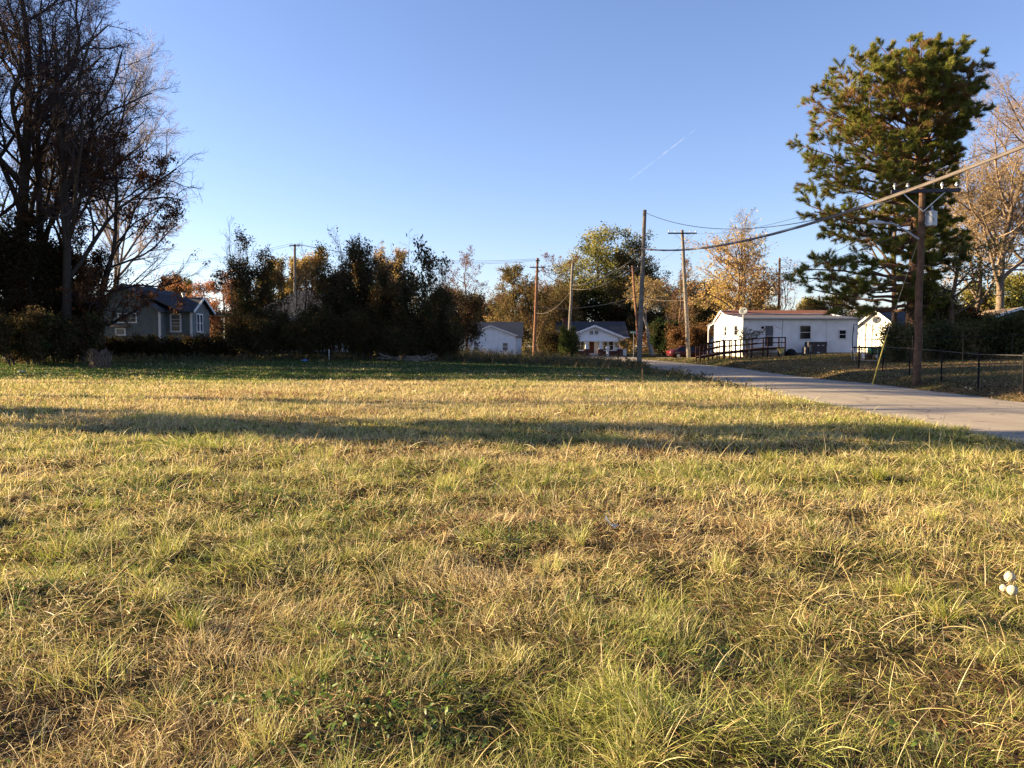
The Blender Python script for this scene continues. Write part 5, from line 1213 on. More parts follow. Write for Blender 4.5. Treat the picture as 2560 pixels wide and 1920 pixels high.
# ---------------------------------------------------------------- yard things on the right
def trampoline():
    d = 47.0; c = Vector((X_(2212, d), d, gz(X_(2212, d), d))); root = empty('trampoline', c, 'black trampoline with leaning safety net poles behind the fence under the pine', 'trampoline')
    R = 1.75; z = .82
    mb = MB(); n = 28
    mb.lathe([(R + .05, z - .04), (R + .05, z + .05), (R - .3, z + .06), (R - .3, z - .0)], n); mb.build('padding', M['black_metal'], root)
    MB().lathe([(.01, z - .01), (R - .32, z - .01), (R - .32, z + .01), (.01, z + .01)], n).build('mat', M['rubber'], root)
    for k in range(4):
        a0 = k * math.pi / 2 + .3; a1 = a0 + .6
        p = [Vector((math.cos(a) * R, math.sin(a) * R, zz)) for a, zz in ((a0, z), (a0, .05), (a1, .05), (a1, z))]
        MB().tube(p, .025, 8).build('leg', M['galv'], root)
    for k in range(6):
        a = k * math.pi / 3 + .5
        MB().tube([Vector((math.cos(a) * (R + .06), math.sin(a) * (R + .06), .1)), Vector((math.cos(a) * (R + .1), math.sin(a) * (R + .1), z + .6)), Vector((math.cos(a) * (R + .02), math.sin(a) * (R + .02), z + 1.45))], .028, 8).build('net_pole', M['black_metal'], root)
    mb = MB()
    for k in range(6):
        a = k * math.pi / 3 + .5; b = a + math.pi / 3
        mb.bar(Vector((math.cos(a) * R, math.sin(a) * R, z + 1.4)), Vector((math.cos(b) * R, math.sin(b) * R, z + 1.4)), .02)
    mb.build('net_hoop', M['black_metal'], root)
trampoline()
M['dish_grey'] = solid('dish_grey', (.20, .21, .22), .6, .3)
def dish(label, px, py, d, zbase, r, tilt=-.3, mat='dish_grey', yaw=.5):
    t = P(px, py, d); root = empty('satellite_dish', (t.x, d, zbase), label, 'satellite dish', 'satellite dishes')
    H = t.z - zbase
    MB().tube([(0, 0, -.1), (0, 0, H - .15), (0, -.05, H)], .03, 8).build('mast', M['galv'], root)
    mb = MB(); n = 24; prof = [(0, 0), (.35, .02), (.7, .075), (1.0, .15)]
    f = Vector((-math.sin(yaw), -math.cos(yaw), .45)).normalized(); ref = Vector((0, 0, 1)); u = f.cross(ref).normalized(); v = u.cross(f)
    for (a, b) in prof:
        for k in range(n):
            q = 2 * math.pi * k / n; p = u * math.cos(q) * r * a * 1.1 + v * math.sin(q) * r * a + f * b * r
            mb.v.append((p.x, p.y - .12, p.z + H))
    for i in range(3):
        for k in range(n): mb.f.append((i * n + k, i * n + (k + 1) % n, (i + 1) * n + (k + 1) % n, (i + 1) * n + k))
    dd = mb.build('reflector', M[mat], root, smooth=True)
    so = dd.modifiers.new('thick', 'SOLIDIFY'); so.thickness = .015
    MB().tube([Vector((0, -.12, H)) - v * r * .9 + f * .1, Vector((0, -.12, H)) + f * r * .9], .015, 6).box(-.05, .05, -.12 + f.y * r * .95 - .06, -.12 + f.y * r * .95 + .06, H + f.z * r * .9 - .05, H + f.z * r * .9 + .05).build('feed_arm', M['black_metal'], root)
dish('grey satellite dish on a tall mast at the corner of the white ramp house', 1858, 778, 69.4, .85, .36)
dish('grey satellite dish in front of the sunlit cream gable', 2190, 800, 60, .9, .30)
def boxes():
    d = 69.2; x0, x1 = X_(2016, d), X_(2061, d); z0 = gz(x1, d)
    root = empty('storage_box', ((x0 + x1) / 2, d, z0), 'large dark storage box with small stickers under the white house window', 'storage box')
    w = (x1 - x0) / 2
    MB().box(-w, w, -.45, .45, -.05, .72).build('body', M['charcoal'], root, bevel=.02)
    MB().box(-w - .03, w + .03, -.48, .48, .722, 1.1).build('lid', M['charcoal'], root, bevel=.03)
    MB().box(-.5, -.28, -.492, -.481, .74, .78).build('label_plate', M['stop_red'], root)
    MB().box(-.02, .12, -.492, -.481, .74, .82).build('label_plate', M['plastic_white'], root)
    MB().box(.35, .58, -.492, -.481, .76, .80).build('label_plate', M['plastic_white'], root)
    MB().box(-.05, .2, -.462, -.451, .08, .2).build('label_plate', M['grey_metal'], root)
    x = X_(2013, d); root = empty('cooling_unit', (x, d - .05, z0), 'small grey box standing at the left end of the large dark storage box', 'box')
    MB().box(-.18, .07, -.4, .4, -.05, .62).build('case', M['grey_roofing'], root, bevel=.02)
    mb = MB()
    for k in range(7): mb.box(-.16, .05, -.412, -.403, .1 + k * .07, .13 + k * .07)
    mb.build('grille', M['charcoal'], root)
boxes()
def dome():
    d = 68.5; x = X_(1977, d); root = empty('covered_heap', (x, d, gz(x, d)), 'round black tarp covered heap against the white house wall', 'tarp')
    rng = random.Random(4); mb = MB()
    mb.lathe([(.47, -.05), (.48, .15), (.44, .36), (.34, .52), (.18, .62), (.03, .64)], 22)
    mb.v = [(x_ * rng.uniform(.94, 1.05), y_ * rng.uniform(.94, 1.05), z_ * rng.uniform(.95, 1.04)) for x_, y_, z_ in mb.v]
    mb.build('tarp', M['rubber'], root, smooth=True)
    MB().tube([(.47 * math.cos(a / 5), .47 * math.sin(a / 5), .03) for a in range(32)], .03, 6).build('hem', M['black_metal'], root)
dome()
def garden_pole():
    d = 67.2; x = X_(1953, d); z = gz(x, d); root = empty('garden_pole', (x, d, z), 'thin crooked black pole with a small yellow pennant beside the ramp end', 'garden pole')
    H = Z_(800, d) - z
    MB().tube([(0, 0, -.1), (.02, 0, H * .5), (.06, 0, H * .8), (.08, 0, H)], .02, 7).build('pole', M['black_metal'], root)
    MB().tube([(.05, 0, H * .74), (-.2, 0, H * .78), (-.5, 0, H * .82), (-.55, 0, H * .86)], .014, 6).build('arm', M['black_metal'], root)
    MB().prism([(-.37, .72), (.28, .76), (.25, .66), (.08, .30), (-.06, .28)], -.03, .0).build('pennant', M['tan_cloth'], root)
garden_pole()
def short_post():
    d = 50.5; x = X_(2026, d); root = empty('short_post', (x, d, gz(x, d)), 'short wooden post with a cap in the lawn before the storage box', 'post')
    MB().bar((0, 0, -.2), (0, 0, .75), .05).build('stake', M['dark_wood'], root)
    MB().box(-.06, .06, -.06, .06, .75, 1.22).build('head', M['grey_pole'], root, bevel=.01)
    MB().box(-.08, .08, -.08, .08, 1.222, 1.28).build('cap', M['dark_wood'], root)
    MB().box(-.12, .12, -.08, .08, -.02, .04).build('base', M['dark_wood'], root)
short_post()
def table():
    d = 52; x = X_(2142, d); root = empty('folding_table', (x, d, gz(x, d)), 'small white plastic table on thin legs beside the trampoline', 'table')
    MB().box(-.33, .33, -.25, .25, .66, .71).build('table_top', M['plastic_white'], root, bevel=.01)
    for sx in (-1, 1):
        for sy in (-1, 1): MB().tube([(sx * .28, sy * .2, .66), (sx * .24, sy * .2, -.03)], .014, 6).build('leg', M['galv'], root)
table()
def bucket():
    d = 53; x = X_(2160, d); root = empty('bucket', (x, d, gz(x, d) + .0), 'small white bucket standing between the white table and the tractor', 'bucket')
    MB().lathe([(.13, 0), (.17, .38), (.18, .38), (.18, .42), (.15, .42)], 14).build('pail', M['plastic_white'], root)
    MB().tube([(-.17, 0, .38), (-.12, 0, .52), (0, 0, .57), (.12, 0, .52), (.17, 0, .38)], .008, 5).build('handle', M['galv'], root)
bucket()

# ---------------------------------------------------------------- street signs and small roadside things
def stop_sign():
    d = 98; x = X_(1596, d); root = empty('stop_sign', (x, d, .05), 'red stop sign on a post half hidden behind the tall grey pole', 'sign')
    z = Z_(835, d)
    MB().bar((0, 0, -.2), (0, 0, z + .3), .06).build('post', M['galv'], root)
    mb = MB(); mb.prism([(.38 * math.cos(math.pi / 8 + k * math.pi / 4), z + .38 * math.sin(math.pi / 8 + k * math.pi / 4)) for k in range(8)], -.06, -.045); pl = mb.build('sign_plate', M['stop_red'], root)
    cu = bpy.data.curves.new('stop_text', 'FONT'); cu.body = 'STOP'; cu.size = .3; cu.align_x = 'CENTER'; cu.align_y = 'CENTER'; cu.extrude = .004
    cu.materials.append(M['plastic_white'])
    tmp = bpy.data.objects.new('tmp', cu); col.objects.link(tmp); bpy.context.view_layer.update(); me = bpy.data.meshes.new_from_object(tmp.evaluated_get(bpy.context.evaluated_depsgraph_get())); bpy.data.objects.remove(tmp); t = link('lettering', me, pl); t.location = (0, -.068, z); t.rotation_euler = (math.pi / 2, 0, 0)
    x2 = X_(1583.5, 99); r2 = empty('street_name_sign', (x2, 99, .05), 'pale green street name sign left of the stop sign', 'sign')
    MB().bar((0, 0, -.2), (0, 0, Z_(829, 99)), .05).build('post', M['galv'], r2)
    MB().box(-.45, .45, -.045, -.03, Z_(834.5, 99), Z_(829, 99)).build('sign_plate', M['sign_green'], r2)
stop_sign()
def mailpost():
    d = 117.5; x = X_(1519, d); root = empty('white_post', (x, d, 0), 'white rounded post standing at the street in front of the porch house', 'post')
    MB().lathe([(.20, -.1), (.20, 1.05), (.22, 1.06), (.22, 1.15)], 12).build('shaft', M['white_paint'], root)
    MB().lathe([(.33, 1.152), (.35, 1.25), (.33, 1.4), (.2, 1.52), (.03, 1.55)], 12).build('head', M['white_paint'], root)
mailpost()
M['stake_wood'] = solid('stake_wood', (.30, .19, .10), .9, .1)
def stake(label, px, ytop, ybot, mat, r=.012, name='survey_stake'):
    d = CAM_Z * FPX / (ybot - HOR); x = X_(px, d); z = gz(x, d)
    root = empty(name, (x, d, z), label, 'stake', 'thin stakes in the lot')
    H = (ybot - ytop) / FPX * d
    MB().box(-r, r, -r, r, -.15, H).build('stake', M[mat], root)
    MB().box(-r * 1.2, r * 1.2, -r * 1.2, r * 1.2, H + .001, H + .03).build('tip', M['stop_red'], root)
stake('thin tan wooden stake in the lot left of the grass edge shade', 1161, 929, 958, 'stake_wood', .010)
stake('thin tan wooden stake in front of the tall grey pole', 1606, 922, 970, 'stake_wood', .009)
def pipe():
    d = 58.5; x = X_(823, d); root = empty('plastic_pipe', (x, d, gz(x, d)), 'thin white plastic pipe standing at the thicket edge', 'pipe', 'thin stakes in the lot')
    MB().tube([(0, 0, -.1), (0, 0, .78)], .028, 8).build('pipe', M['plastic_white'], root); MB().lathe([(.034, .782), (.034, .83), (.02, .84)], 8).build('cap', M['plastic_white'], root)
pipe()
def stump():
    d = 47.5; x = X_(250, d); root = empty('tree_stump', (x, d, gz(x, d)), 'broad broken tree stump standing in the shaded grass at left', 'stump')
    rng = np.random.default_rng(5); n = 40
    prof = [(.62, -.1), (.56, .1), (.50, .4), (.49, .8), (.48, 1.0)]
    mb = MB()
    for (r, z) in prof:
        for k in range(n):
            a = 2 * math.pi * k / n; q = r * (1 + .10 * math.sin(5 * a + 1) + .07 * math.sin(11 * a) + rng.uniform(-.04, .04)); zz = z + (rng.uniform(-.3, .22) if z == 1.0 else 0)
            mb.v.append((q * math.cos(a), q * math.sin(a), zz))
    for i in range(len(prof) - 1):
        for k in range(n): mb.f.append((i * n + k, i * n + (k + 1) % n, (i + 1) * n + (k + 1) % n, (i + 1) * n + k))
    mb.f.append(tuple(range((len(prof) - 1) * n, len(prof) * n)))
    mb.build('bark', bark('stump_bark', (.085, .06, .045)), root)
    S = rng.normal(0, .42, (60, 3)); S[:, 2] = rng.uniform(0, .3, 60); aa = rng.random(60) * 6.283; S[:, 0] = np.cos(aa) * .56; S[:, 1] = np.sin(aa) * .56
    g = grow(rng, S, np.tile([0, 0, 1.], (60, 1)) + rng.normal(0, .2, (60, 3)), rng.uniform(.5, 1.1, 60), np.full(60, .014), np.full(60, .006), 6, .2, 0)
    V, F = tubes([g], (4,)); link('vines', fast_mesh('stump_vines', V, [F], [bark('vine_bark', (.22, .18, .13))]), root)
stump()
def brush_pile():
    d = 58; x = X_(1035, d); root = empty('brush_pile', (x, d, gz(x, d)), 'pile of cut grey branches lying at the thicket edge', 'branch pile')
    rng = np.random.default_rng(8)
    n = 46; S = np.stack([rng.uniform(-1.8, 1.2, n), rng.uniform(-.4, .4, n), rng.uniform(.02, .35, n)], 1); D = np.stack([rng.choice([-1, 1], n) * rng.uniform(.6, 1, n), rng.normal(0, .4, n), rng.normal(0, .12, n)], 1)
    g = grow(rng, S, D, rng.uniform(.7, 2.0, n), rng.uniform(.02, .06, n), rng.uniform(.01, .03, n), 6, .12, 0)
    k = kids(rng, g[0], g[1], 4, .3, 1, .6, .2, (.3, .5), 4, .2, 0)[:2]
    V, F = tubes([g, k], (6, 3)); link('branches', fast_mesh('brush_branches', V, [F], [bark('dead_wood', (.26, .23, .20))]), root)
brush_pile()
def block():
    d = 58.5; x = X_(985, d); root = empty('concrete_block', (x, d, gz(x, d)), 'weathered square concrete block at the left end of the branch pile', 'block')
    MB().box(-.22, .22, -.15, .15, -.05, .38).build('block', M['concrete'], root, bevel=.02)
    MB().box(-.15, -.03, -.152, -.1505, .06, .3).box(.03, .15, -.152, -.1505, .06, .3).build('hollow_shade', M['charcoal'], root)  # flat dark plates stand in for the shade inside the block's openings
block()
def litter(name, label, px, py, mat, s, cat, flat=.5, seed=1, group=None):
    d = CAM_Z * FPX / (py - HOR); 
    for _ in range(12):
        x = X_(px, d); d = (CAM_Z - gz(x, d)) * FPX / (py - HOR)
    x = X_(px, d); rng = np.random.default_rng(seed)
    mb = MB(); mb.lathe([(s * .3, 0), (s, .12 * s), (s * .9, flat * s), (s * .55, flat * 1.4 * s), (.02 * s, flat * 1.5 * s)], 11)
    mb.v = [(a * rng.uniform(.7, 1.25), b * rng.uniform(.6, 1.1), c * rng.uniform(.75, 1.2)) for a, b, c in mb.v]
    o = mb.build(name, M[mat]); o.location = (x, d, gz(x, d) + .03)
    tag(o, label, cat, group)
litter('plastic_bag', 'crumpled blue plastic bag in the shaded grass', 762, 917, 'blue_plastic', .2, 'bag', .5, 1)
litter('paper_scrap', 'white crumpled paper scrap in the shaded grass before the tall grey pole', 1518, 952, 'plastic_white', .13, 'litter', .25, 2, 'white litter')
litter('paper_scrap', 'small white scrap of litter below the roadside weeds', 1449, 943, 'plastic_white', .07, 'litter', .3, 3, 'white litter')
litter('paper_scrap', 'white scrap of litter in the weeds left of the tall grey pole', 1547, 906, 'plastic_white', .11, 'litter', .4, 4, 'white litter')
litter('paper_scrap', 'pale litter lying on the road edge right of the tall grey pole', 1622, 917, 'plastic_white', .2, 'litter', .2, 5, 'white litter')
litter('paper_scrap', 'pale scrap of litter at the far left edge of the lot', 53, 933, 'concrete', .18, 'litter', .3, 6, 'white litter')
for i, (px, py, s, lab) in enumerate([(2541, 1441, .034, 'upper and largest of the three white puffballs at the right edge'), (2526, 1470, .023, 'smallest white puffball, left in the trio at the right edge'), (2549, 1475, .032, 'lower right white puffball of the trio at the right edge')]):
    d = 1.48 * FPX / (py - HOR); x = X_(px, d)
    mb = MB(); mb.lathe([(s * .35, -s), (s * .8, -s * .6), (s, 0), (s * .85, s * .5), (s * .5, s * .85), (.002, s)], 14)
    rng = random.Random(i); mb.v = [(a * rng.uniform(.85, 1.13), b * rng.uniform(.85, 1.13), c * rng.uniform(.88, 1.1)) for a, b, c in mb.v]
    o = mb.build('puffball', M['puff'], smooth=True); o.location = (x, d, .10); tag(o, lab, 'puffball', 'white puffballs in the grass')
def bark_curl():
    d = 6.35; x = X_(1522, d); root = empty('paper_twist', (x, d, .10), 'small twisted piece of pale paper sticking up in the foreground grass', 'paper')
    mb = MB(); n = 14
    for i in range(n):
        t = i / (n - 1); c = Vector((-.02 + .08 * t, .01 * math.sin(t * 6), .09 * (1 - t) ** 1.6)); a = 1.2 + t * 2.5; w_ = .022 * (1 - .5 * abs(t - .4))
        o = Vector((math.cos(a) * w_ * .5, math.sin(a) * w_, .4 * w_)); k = Vector((0, 0, .0025))
        mb.v += [tuple(c - o - k), tuple(c + o - k), tuple(c + o + k), tuple(c - o + k)]
    for i in range(n - 1):
        for k in range(4): mb.f.append((i * 4 + k, i * 4 + (k + 1) % 4, i * 4 + 4 + (k + 1) % 4, i * 4 + 4 + k))
    mb.f += [(0, 1, 2, 3), tuple(range(4 * n - 4, 4 * n))[::-1]]
    mb.build('sheet', M['plastic_white'], root)
    MB().tube([(.04, 0, .02), (.07, .0, .015), (.10, .01, .01)], [.008, .006, .003], 6).build('tail_end', M['grey_metal'], root)
bark_curl()
def water_tank():
    d = 420; c = P(1935, 735, d); root = empty('water_tank', (c.x, d, 0), 'distant pale water tank on legs seen beside the far brown pole', 'water tank')
    z0, z1 = Z_(737, d), Z_(722, d)
    MB().lathe([(4.6, z0), (4.8, z0 + .3), (4.8, z1 - .4), (3.5, z1 + .6), (.1, z1 + 1.2)], 24).build('tank', M['cream_siding'], root)
    for k in range(4):
        a = k * math.pi / 2 + .6; MB().tube([(5 * math.cos(a), 5 * math.sin(a), -1), (4.2 * math.cos(a), 4.2 * math.sin(a), z0 + .1)], .35, 8).build('leg', M['grey_metal'], root)
water_tank()
# contrail high in the sky
def contrail(label, a, b, r, seed):
    m, n, o = newmat('vapour')
    d_ = n.nodes.new('ShaderNodeBsdfDiffuse'); t_ = n.nodes.new('ShaderNodeBsdfTranslucent'); tr = n.nodes.new('ShaderNodeBsdfTransparent'); m1 = n.nodes.new('ShaderNodeMixShader'); m2 = n.nodes.new('ShaderNodeMixShader')
    for q in (d_, t_): q.inputs[0].default_value = (1, 1, 1, 1)
    m1.inputs[0].default_value = .5; n.links.new(d_.outputs[0], m1.inputs[1]); n.links.new(t_.outputs[0], m1.inputs[2])
    tc = n.nodes.new('ShaderNodeTexCoord'); nz = n.nodes.new('ShaderNodeTexNoise'); nz.inputs['Scale'].default_value = .004; n.links.new(tc.outputs['Object'], nz.inputs['Vector'])
    mr = n.nodes.new('ShaderNodeMapRange'); mr.inputs[1].default_value = .35; mr.inputs[2].default_value = .7; mr.inputs[3].default_value = .0; mr.inputs[4].default_value = .055
    n.links.new(nz.outputs[0], mr.inputs[0]); n.links.new(mr.outputs[0], m2.inputs[0]); n.links.new(tr.outputs[0], m2.inputs[1]); n.links.new(m1.outputs[0], m2.inputs[2]); n.links.new(m2.outputs[0], o.inputs[0])
    o_ = (a + b) / 2; N = 40; pts = [a.lerp(b, i / (N - 1)) - o_ for i in range(N)]; rng = random.Random(seed)
    rr = [max(.1, r * math.sin(math.pi * min(1, .04 + i / (N - 1))) ** .4 * rng.uniform(.7, 1.2)) for i in range(N)]
    ob = MB().tube(pts, rr, 10).build('contrail', m, smooth=True); ob.location = o_
    tag(ob, label, 'contrail')
contrail('thin white vapour trail slanting across the blue sky', P(1575, 450, 7000), P(1745, 318, 9000), 7, 1)
# ---------------------------------------------------------------- grass and ground cover
def blades(rng, x, y, z, L, W, az, th0, th1, K, c, tipc=None):
    N = len(x); t = np.linspace(0, 1, K)
    th = th0[:, None] + (th1 - th0)[:, None] * t[None, :]
    ca, sa = np.cos(az)[:, None], np.sin(az)[:, None]
    d = np.stack([np.sin(th) * ca, np.sin(th) * sa, np.cos(th)], -1)
    seg = (d[:, 1:] + d[:, :-1]) / 2 * (L / (K - 1))[:, None, None]
    p = np.concatenate([np.zeros((N, 1, 3)), np.cumsum(seg, 1)], 1) + np.stack([x, y, z], -1)[:, None, :]
    tw = rng.uniform(-1.1, 1.1, N)
    s = np.stack([-np.sin(az) * np.cos(tw), np.cos(az) * np.cos(tw), np.sin(tw)], -1)[:, None, :]
    w_ = (W[:, None] * (1 - .85 * t[None, :] ** 1.7) * .5)[:, :, None]
    V = np.stack([p - s * w_, p + s * w_], 2).reshape(-1, 3)
    b = (np.arange(N) * K * 2)[:, None] + (np.arange(K - 1) * 2)[None, :]
    F = np.stack([b, b + 1, b + 3, b + 2], -1).reshape(-1, 4)
    C = np.repeat(c, K * 2, 0)
    return V, F, C
class Batch:
    def __init__(s): s.V, s.F, s.C, s.o = [], [], [], 0
    def add(s, r):
        V, F, C = r; s.V.append(V.astype(np.float32)); s.F.append(F + s.o); s.C.append(C.astype(np.float32)); s.o += len(V)
    def build(s, name, label, mat='grass'):
        o = link(name, fast_mesh(name, np.concatenate(s.V), [np.concatenate(s.F)], [M[mat]], None, np.concatenate(s.C)))
        return tag(o, label, 'grass', kind='stuff')
def pick(rng, pal, n, jit=.18):
    pal = np.asarray(pal, float); i = rng.integers(0, len(pal), n)
    return pal[i] * rng.uniform(1 - jit * 1.8, 1 + jit, (n, 1))
STRAW = [(.60, .46, .20), (.68, .56, .30), (.52, .39, .17), (.72, .61, .35), (.38, .27, .13)]
RUST = [(.26, .13, .065), (.22, .12, .06), (.33, .18, .09), (.18, .105, .06)]
GREENS = [(.29, .31, .06), (.22, .26, .045), (.38, .38, .10), (.46, .43, .14), (.13, .17, .03)]
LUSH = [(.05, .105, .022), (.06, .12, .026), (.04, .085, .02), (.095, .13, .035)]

def scatter(rng, d0, d1, dens, margin=2.0, fov=.69):
    """uniform points of the ground wedge in view (with a margin for a step aside)"""
    area = fov * (d1 * d1 - d0 * d0) + 2 * margin * (d1 - d0); n = int(area * dens)
    hw1 = fov * d1 + margin
    m = int(n * (2 * hw1 * (d1 - d0)) / area)
    y = rng.uniform(d0, d1, m); x = rng.uniform(-hw1, hw1, m)
    k = np.abs(x) < fov * y + margin
    return x[k], y[k]
def edge_in(x, y): return x < eleft(y) + (fnoise(x, y, 1.3, 2) - .5) * .5 + .02
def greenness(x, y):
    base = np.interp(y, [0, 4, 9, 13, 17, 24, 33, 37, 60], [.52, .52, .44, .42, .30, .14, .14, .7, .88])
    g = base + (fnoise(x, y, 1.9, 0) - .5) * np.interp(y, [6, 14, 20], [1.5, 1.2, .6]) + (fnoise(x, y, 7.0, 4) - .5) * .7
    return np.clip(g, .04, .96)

def lawn():
    rng = np.random.default_rng(201); B = Batch()
    edges = np.geomspace(2.2, 66, 24)
    for d0, d1 in zip(edges[:-1], edges[1:]):
        dm = (d0 + d1) / 2
        dens = 4300 * (4 / max(dm, 4)) ** 1.3
        x, y = scatter(rng, d0, d1, dens, margin=1.6 if dm < 20 else 3)
        k = edge_in(x, y); x, y = x[k], y[k]
        # thin the mat where the soil shows
        k = rng.random(len(x)) < np.clip(np.interp(y, [3, 12, 20], [-.55, -.3, .3]) + 2.4 * fnoise(x, y, .36, 6), .06, 1); x, y = x[k], y[k]
        n = len(x); d = np.hypot(x, y)
        g = greenness(x, y); isg = rng.random(n) < g
        rust = (~isg) & (rng.random(n) < np.clip(.13 + (fnoise(x, y, 2.3, 5) - .5) * 1.5, .04, .7))
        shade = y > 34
        L = np.where(isg, rng.uniform(.05, .15, n), rng.uniform(.04, .13, n)) * (.65 + .9 * fnoise(x, y, 1.1, 7)) * np.interp(y, [2, 12, 30, 40], [.82, 1.1, 1.25, .95])
        W = np.maximum(np.where(isg, .0029, .0023), .00082 * d) * rng.uniform(.6, 1.3, n)
        az = 14 * vnoise(x, y, .7, 3) + rng.normal(0, 1.2, n)      # blades lie over together in patches
        lie = vnoise(x, y, .9, 6) * np.interp(y, [8, 16], [1, .2])
        th0 = np.where(isg, rng.uniform(.0, .9, n) + .5 * lie, rng.uniform(.3, 1.3, n) + .35 * lie); th1 = th0 + np.where(isg, rng.uniform(.1, 1.2, n), rng.uniform(-.6, 1.3, n))
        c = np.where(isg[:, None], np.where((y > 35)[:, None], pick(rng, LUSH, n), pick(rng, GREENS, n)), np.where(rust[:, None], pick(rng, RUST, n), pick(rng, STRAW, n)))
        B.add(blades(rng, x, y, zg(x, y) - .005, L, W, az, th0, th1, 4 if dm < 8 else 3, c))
    # green tufts
    for d0, d1, dens in ((2.2, 6, 3.0), (6, 12, 1.7), (12, 24, .6), (24, 40, .25)):
        cx_, cy_ = scatter(rng, d0, d1, dens, margin=1.5); k = edge_in(cx_, cy_) & (rng.random(len(cx_)) < .1 + 1.1 * greenness(cx_, cy_)); cx_, cy_ = cx_[k], cy_[k]
        dm = (d0 + d1) / 2; nb = int(np.clip(150 * (5 / dm) ** .8, 24, 120)); m = len(cx_)
        rad = rng.uniform(.05, .17, m); big = rng.uniform(.7, 1.5, m)
        i = np.repeat(np.arange(m), nb); n = len(i); a = rng.uniform(0, 6.283, n); r = rad[i] * np.sqrt(rng.random(n))
        x = cx_[i] + np.cos(a) * r; y = cy_[i] + np.sin(a) * r; d = np.hypot(x, y)
        L = rng.uniform(.07, .19, n) * big[i]; W = np.maximum(.0036, .00088 * d) * rng.uniform(.6, 1.3, n)
        th0 = rng.uniform(.0, .5, n) + r * 1.5; th1 = th0 + rng.uniform(.2, 1.2, n)
        tint = pick(rng, GREENS, m, .1)[i] * rng.uniform(.75, 1.25, (n, 1)); dry = rng.random(n) < .18
        c = np.where(dry[:, None], pick(rng, STRAW, n), tint)
        B.add(blades(rng, x, y, zg(x, y) - .005, L, W, a + rng.normal(0, 1.1, n), th0, th1, 5 if dm < 10 else 3, c))
    # the big single tufts one can pick out
    for (cx_, cy_, rad, nb, hl) in ((.62, 3.05, .32, 620, .8), (.25, 3.25, .2, 230, .7), (1.1, 3.05, .2, 240, .7), (.5, 3.35, .2, 200, .7), (-.12, 6.3, .30, 320, .75), (.35, 6.5, .2, 170, .65), (-2.0, 5.7, .35, 340, .75), (-4.7, 12.4, .8, 420, 1.3), (-5.4, 12.6, .5, 220, 1.2), (2.1, 9.6, .6, 380, .85), (3.0, 9.9, .5, 280, .85), (1.6, 13.0, .4, 200, 1.2), (-1.2, 4.3, .2, 160, .65), (-1.55, 3.4, .18, 150, .6)):
        a = rng.uniform(0, 6.283, nb); r = rad * np.sqrt(rng.random(nb)); x = cx_ + np.cos(a) * r; y = cy_ + np.sin(a) * r
        d = np.hypot(x, y); th0 = rng.uniform(0, .5, nb) + r / rad * .45
        c = np.where((rng.random(nb) < .12)[:, None], pick(rng, STRAW, nb), pick(rng, [(.30, .33, .07), (.38, .40, .10), (.24, .28, .05), (.44, .43, .14)], nb))
        B.add(blades(rng, x, y, zg(x, y) - .005, rng.uniform(.14, .30, nb) * hl, np.maximum(.0042, .0010 * d) * rng.uniform(.6, 1.3, nb), rng.uniform(0, 6.283, nb) * .5 + a * .5, th0 + rng.uniform(0, .5, nb), th0 + rng.uniform(.3, 1.5, nb), 6, c))
    # long arching dry seed stems
    for d0, d1, dens in ((2.2, 5, 120), (5, 10, 80), (10, 18, 40), (18, 32, 14)):
        x, y = scatter(rng, d0, d1, dens, margin=1.5); k = edge_in(x, y) & (rng.random(len(x)) < np.clip(.15 + 1.5 * (fnoise(x, y, 1.5, 3) - .2), .05, 1)); x, y = x[k], y[k]
        n = len(x); d = np.hypot(x, y)
        L = rng.uniform(.12, .42, n) * rng.uniform(.6, 1, n); W = np.maximum(.0024, .00072 * d) * rng.uniform(.6, 1.4, n)
        th0 = rng.uniform(.1, 1.0, n); th1 = th0 + rng.uniform(.3, 1.7, n) * np.interp(L, [.1, .5], [.7, 1.1])
        c = pick(rng, STRAW[:2] + STRAW[3:4] + [(.50, .44, .16), (.46, .42, .14)], n)
        B.add(blades(rng, x, y, zg(x, y), L, W, rng.uniform(0, 6.283, n), th0, th1, 7, c))
    # flat curled thatch lying on the soil
    for d0, d1, dens in ((2.2, 5, 700), (5, 10, 380), (10, 20, 130)):
        x, y = scatter(rng, d0, d1, dens, margin=1.5); k = edge_in(x, y); x, y = x[k], y[k]
        n = len(x); d = np.hypot(x, y)
        L = rng.uniform(.04, .16, n); W = np.maximum(.0018, .00075 * d) * rng.uniform(.6, 1.3, n)
        c = np.where((rng.random(n) < .4)[:, None], pick(rng, RUST, n), pick(rng, STRAW, n) * .8)
        B.add(blades(rng, x, y, zg(x, y) + rng.uniform(.0, .035, n), L, W, rng.uniform(0, 6.283, n), rng.uniform(1.0, 1.6, n), rng.uniform(1.4, 2.1, n), 4 if d0 < 5 else 3, c))
    B.build('lawn_grass', 'long dry golden and green grass filling the vacant lot')
lawn()

